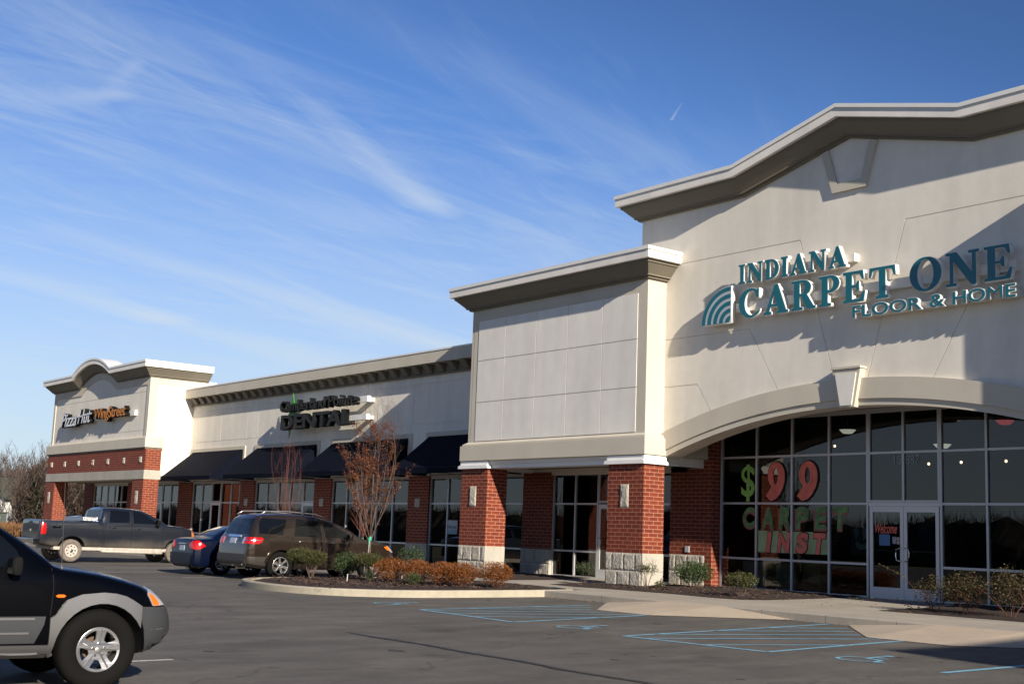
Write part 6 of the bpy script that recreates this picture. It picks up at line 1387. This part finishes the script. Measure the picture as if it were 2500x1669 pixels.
def dirn(u):   # unit ground direction seen at picture column u (of 2500)
    v = fw * 3126.7 + rt2 * (u - 1250); v = Vector((v.x, v.y, 0)).normalized(); return v
r = random.Random(101); bT, bL, bB = MB(), MB(), MB()
for k in range(80):
    u = r.uniform(-200, 420); D = r.uniform(120, 190) if u > 78 else r.uniform(172, 215); p = dirn(u) * D; h = r.uniform(8, 11.5) * (1.12 if 120 < u < 260 else 1) * D / 150 * .72
    far_tree(bT, bL, p.x, p.y, h, r)
for k in range(90000):
    u = r.uniform(-200, 430); D = r.uniform(115, 185) if u > 74 else r.uniform(170, 215); p = dirn(u) * D; hh = 5.9 + 2.4 * mnoise.noise(Vector((u * .02, D * .03, 0))) ; z = hh * r.random() ** 1.3
    d = Vector((r.uniform(-1, 1), r.uniform(-1, 1), r.uniform(.2, 1.6))).normalized() * r.uniform(.5, 1.3); w_ = Vector((r.uniform(-1, 1), r.uniform(-1, 1), r.uniform(-.4, .4))) * .06; q = Vector((p.x, p.y, z))
    bB.add([q - w_, q + w_, q + d], [(0, 1, 2)])
for u, D, h in ((8, 104, 6.4), (44, 98, 4.6), (-25, 100, 7.0), (75, 118, 6.6)):
    p = dirn(u) * D; far_tree(bT, bL, p.x, p.y, h, r, 1.6)
for k in range(16000):
    u = r.uniform(-200, 90); D = r.uniform(172, 215); p = dirn(u) * D; q = Vector((p.x, p.y, (7.6 + 1.3 * mnoise.noise(Vector((u * .04, 0, 0)))) * r.random() ** 1.1)); d = Vector((r.uniform(-1, 1), r.uniform(-1, 1), r.uniform(.2, 1.6))).normalized() * r.uniform(.5, 1.3); w_ = Vector((r.uniform(-1, 1), r.uniform(-1, 1), r.uniform(-.4, .4))) * .07; bB.add([q - w_, q + w_, q + d], [(0, 1, 2)])
n0 = len(bT.f)
wd_ = MB(); wd_.add(bT.v, bT.f, 0); wd_.add(bL.v, bL.f, 1); wd_.add(bB.v, bB.f, 2)
wd_.build('bare_woods', [M_woodt, M_wood, M_brush], kind='stuff', fixn=False)
p = dirn(118) * 118; r = random.Random(8); ev = thing('evergreen_tree', (p.x, p.y, 0), 'dark evergreen standing in the bare woods left of the pizza shop', 'tree')
b = MB().tube([(p.x, p.y, 0), (p.x, p.y, 5.6)], [.15, .03], 6); b.build('trunk', M_bark, ev); b = MB()
for k in range(5200):
    z = r.random() ** .8 * 5.6 + .2; R_ = (5.9 - z) * .30 * (.75 + .35 * mnoise.noise(Vector((z * 2, k % 7, 0)))); a = r.uniform(0, 6.283); q = Vector((p.x + math.cos(a) * R_ * r.random() ** .4, p.y + math.sin(a) * R_ * r.random() ** .4, z)); leafbit(b, q, .10, r, .35)
b.build('crown', leaf_mat('evergreen_needles', [(.016, .022, .010), (.028, .034, .014), (.040, .040, .020)]), ev, fixn=False)
# white farmhouse
hp = dirn(48) * 150; hd = dirn(48); ang = math.atan2(-hd.y, -hd.x) - math.radians(48)
hs = thing('white_house', (hp.x, hp.y, 0), 'white clapboard house with green roof among bare trees at the far left', 'house'); hs.rotation_euler = (0, 0, ang)
def lb(b, x0, x1, y0, y1, z0, z1): return b.box(hp.x + x0, hp.x + x1, hp.y + y0, hp.y + y1, z0, z1)
# local frame: +x gable towards the camera-left, corner nearest the picture centre at the origin
M_clap = mat('white_clapboard', (.66, .66, .64), .8, noise=[(.8, .10, (1, 1, 6))]); M_groof = mat('green_shingle', (.060, .078, .060), .85, noise=[(1.5, .2, U1)])
lb(MB(), -9, 0, -6.4, 0, 0, 3.699).build('wall', M_clap, hs)
b = MB(); b.prismX([(hp.y - 6.4, 3.7), (hp.y, 3.7), (hp.y - 3.2, 5.6)], hp.x - 9, hp.x - .003); b.build('gable', M_clap, hs)
b = MB()
for sg in (1, -1):
    yo, yi = hp.y - 3.2 + sg * 3.75, hp.y - 3.2; b.loft([[(X, yo, 3.40), (X, yi, 5.72), (X, yi, 5.88), (X, yo, 3.56)] for X in (hp.x - 9.5, hp.x + .5)])
b.build('roof', M_groof, hs)
for y in (-4.6, -2.0):
    f_ = lb(MB(), .001, .06, y - .55, y + .55, 1.3, 2.9).build('window_frame', M_white, hs); lb(MB(), .061, .075, y - .42, y + .42, 1.42, 2.78).build('window_pane', M_carglass, f_)
for x in (-6.5, -3): f_ = lb(MB(), x - .5, x + .5, .001, .06, 1.3, 2.8).build('window_frame', M_white, hs); lb(MB(), x - .4, x + .4, .061, .07, 1.42, 2.7).build('window_pane', M_carglass, f_)
gp = dirn(14) * 96; g_ = thing('utility_cabinet', (gp.x, gp.y, 0), 'dark green ribbed utility enclosure below the white house', 'utility cabinet'); g_.rotation_euler = (0, 0, math.atan2(-dirn(14).y, -dirn(14).x)); M_gm = mat('green_metal', (.020, .038, .028), .6, noise=[(2, .2, U1)])
b = MB().box(gp.x - 1.4, gp.x, gp.y - 1.3, gp.y + 1.15, 0, 1.75)
for k in range(12): b.box(gp.x + .001, gp.x + .05, gp.y - 1.25 + k * .2, gp.y - 1.17 + k * .2, .1, 1.7)
b.build('cabinet_body', M_gm, g_); MB().box(gp.x - 1.5, gp.x + .1, gp.y - 1.4, gp.y + 1.25, 1.752, 1.82).build('lid', M_gm, g_); MB().box(gp.x + .055, gp.x + .07, gp.y + .55, gp.y + .72, 1.2, 1.5).build('warning_plate', M_white, g_)
b = MB(); r = random.Random(4)
for k in range(9000):
    u = r.uniform(-60, 110); D = r.uniform(84, 92); p = dirn(u) * D; z = r.random() * .95; d = Vector((r.uniform(-.5, .5), r.uniform(-.5, .5), 1)).normalized() * r.uniform(.15, .4); w_ = Vector((r.uniform(-1, 1), r.uniform(-1, 1), 0)) * .03; q = Vector((p.x, p.y, z)); b.add([q - w_, q + w_, q + d], [(0, 1, 2)])
b.build('tall_dry_grass', leaf_mat('tall_dry_grass', [(.14, .065, .025), (.20, .10, .04), (.10, .05, .02)]), kind='stuff', fixn=False)
pp = dirn(175) * 108; up_ = thing('utility_pole', (pp.x, pp.y, 0), 'weathered utility pole seen through the pizza shop portico', 'utility pole'); MB().tube([(pp.x, pp.y, 0), (pp.x, pp.y, 6.2)], [.15, .11], 8).build('pole', mat('weathered_wood', (.26, .17, .10), .9), up_)
a_ = Vector((-dirn(175).y, dirn(175).x, 0)); MB().tube([tuple(pp + a_ * -1 + Vector((0, 0, 5.7))), tuple(pp + a_ + Vector((0, 0, 5.7)))], .06, 4).build('crossarm', MATS['weathered_wood'], up_)
nb = thing('neighbour_shop_wing', (20, 28, .1), 'cream shop wing standing forward at far right, out of frame, shading the asphalt', 'shop building')
MB().box(10.3, 34, 11.5, 45, 0, 8.2).build('wall', M_wall, nb); MB().box(9.85, 34.4, 11.1, 45.4, 8.2, 9.0).build('parapet', M_trim, nb)
# woods and sheds across the road behind the camera: they show only in the glass and the car paint
bB = MB(); r = random.Random(55); path = []
for k in range(700): path.append((-440 + 515 * k / 700, -86 + 5 * mnoise.noise(Vector((k * .03, 0, 0)))))
for k in range(180): path.append((80 + 4 * mnoise.noise(Vector((k * .05, 9, 0))), -84 + 124 * k / 180))
rings = []
for k, (x, y) in enumerate(path):
    a, c_ = path[max(k - 1, 0)], path[min(k + 1, len(path) - 1)]; d = Vector((c_[0] - a[0], c_[1] - a[1])).normalized(); n_ = Vector((-d.y, d.x))
    hh = 5.2 + 2.6 * mnoise.noise(Vector((x * .035, y * .035, 2))) + 1.6 * mnoise.noise(Vector((x * .16, y * .16, 5))) + .9 * mnoise.noise(Vector((x * .7, y * .7, 8)))
    rings.append([(x + n_.x * q, y + n_.y * q, hh * z_) for q, z_ in ((3.5, -.1), (3.2 + .5 * mnoise.noise(Vector((x, y, 1))), .5), (1.2, .93), (0, 1.0), (-2.5, .8), (-4, -.1))])
bB.loft(rings, caps=False)
for k in range(26000):
    x, y = path[r.randrange(len(path))]; hh = 5.2 + 2.6 * mnoise.noise(Vector((x * .035, y * .035, 2))) + 1.6 * mnoise.noise(Vector((x * .16, y * .16, 5))); q = Vector((x + r.uniform(-1, 1), y + r.uniform(-1, 1), hh * r.uniform(.8, 1.02))); d = Vector((r.uniform(-.5, .5), r.uniform(-.5, .5), 1)) * r.uniform(.4, 2.0); w_ = Vector((r.uniform(-1, 1), r.uniform(-1, 1), 0)) * .05; bB.add([q - w_, q + w_, q + d], [(0, 1, 2)])
bB.build('woods_across_road', mat('far_woods_brown', (.034, .027, .020), .95, noise=[(.25, .35, U1), (2, .3, U1)]), kind='stuff', fixn=False)
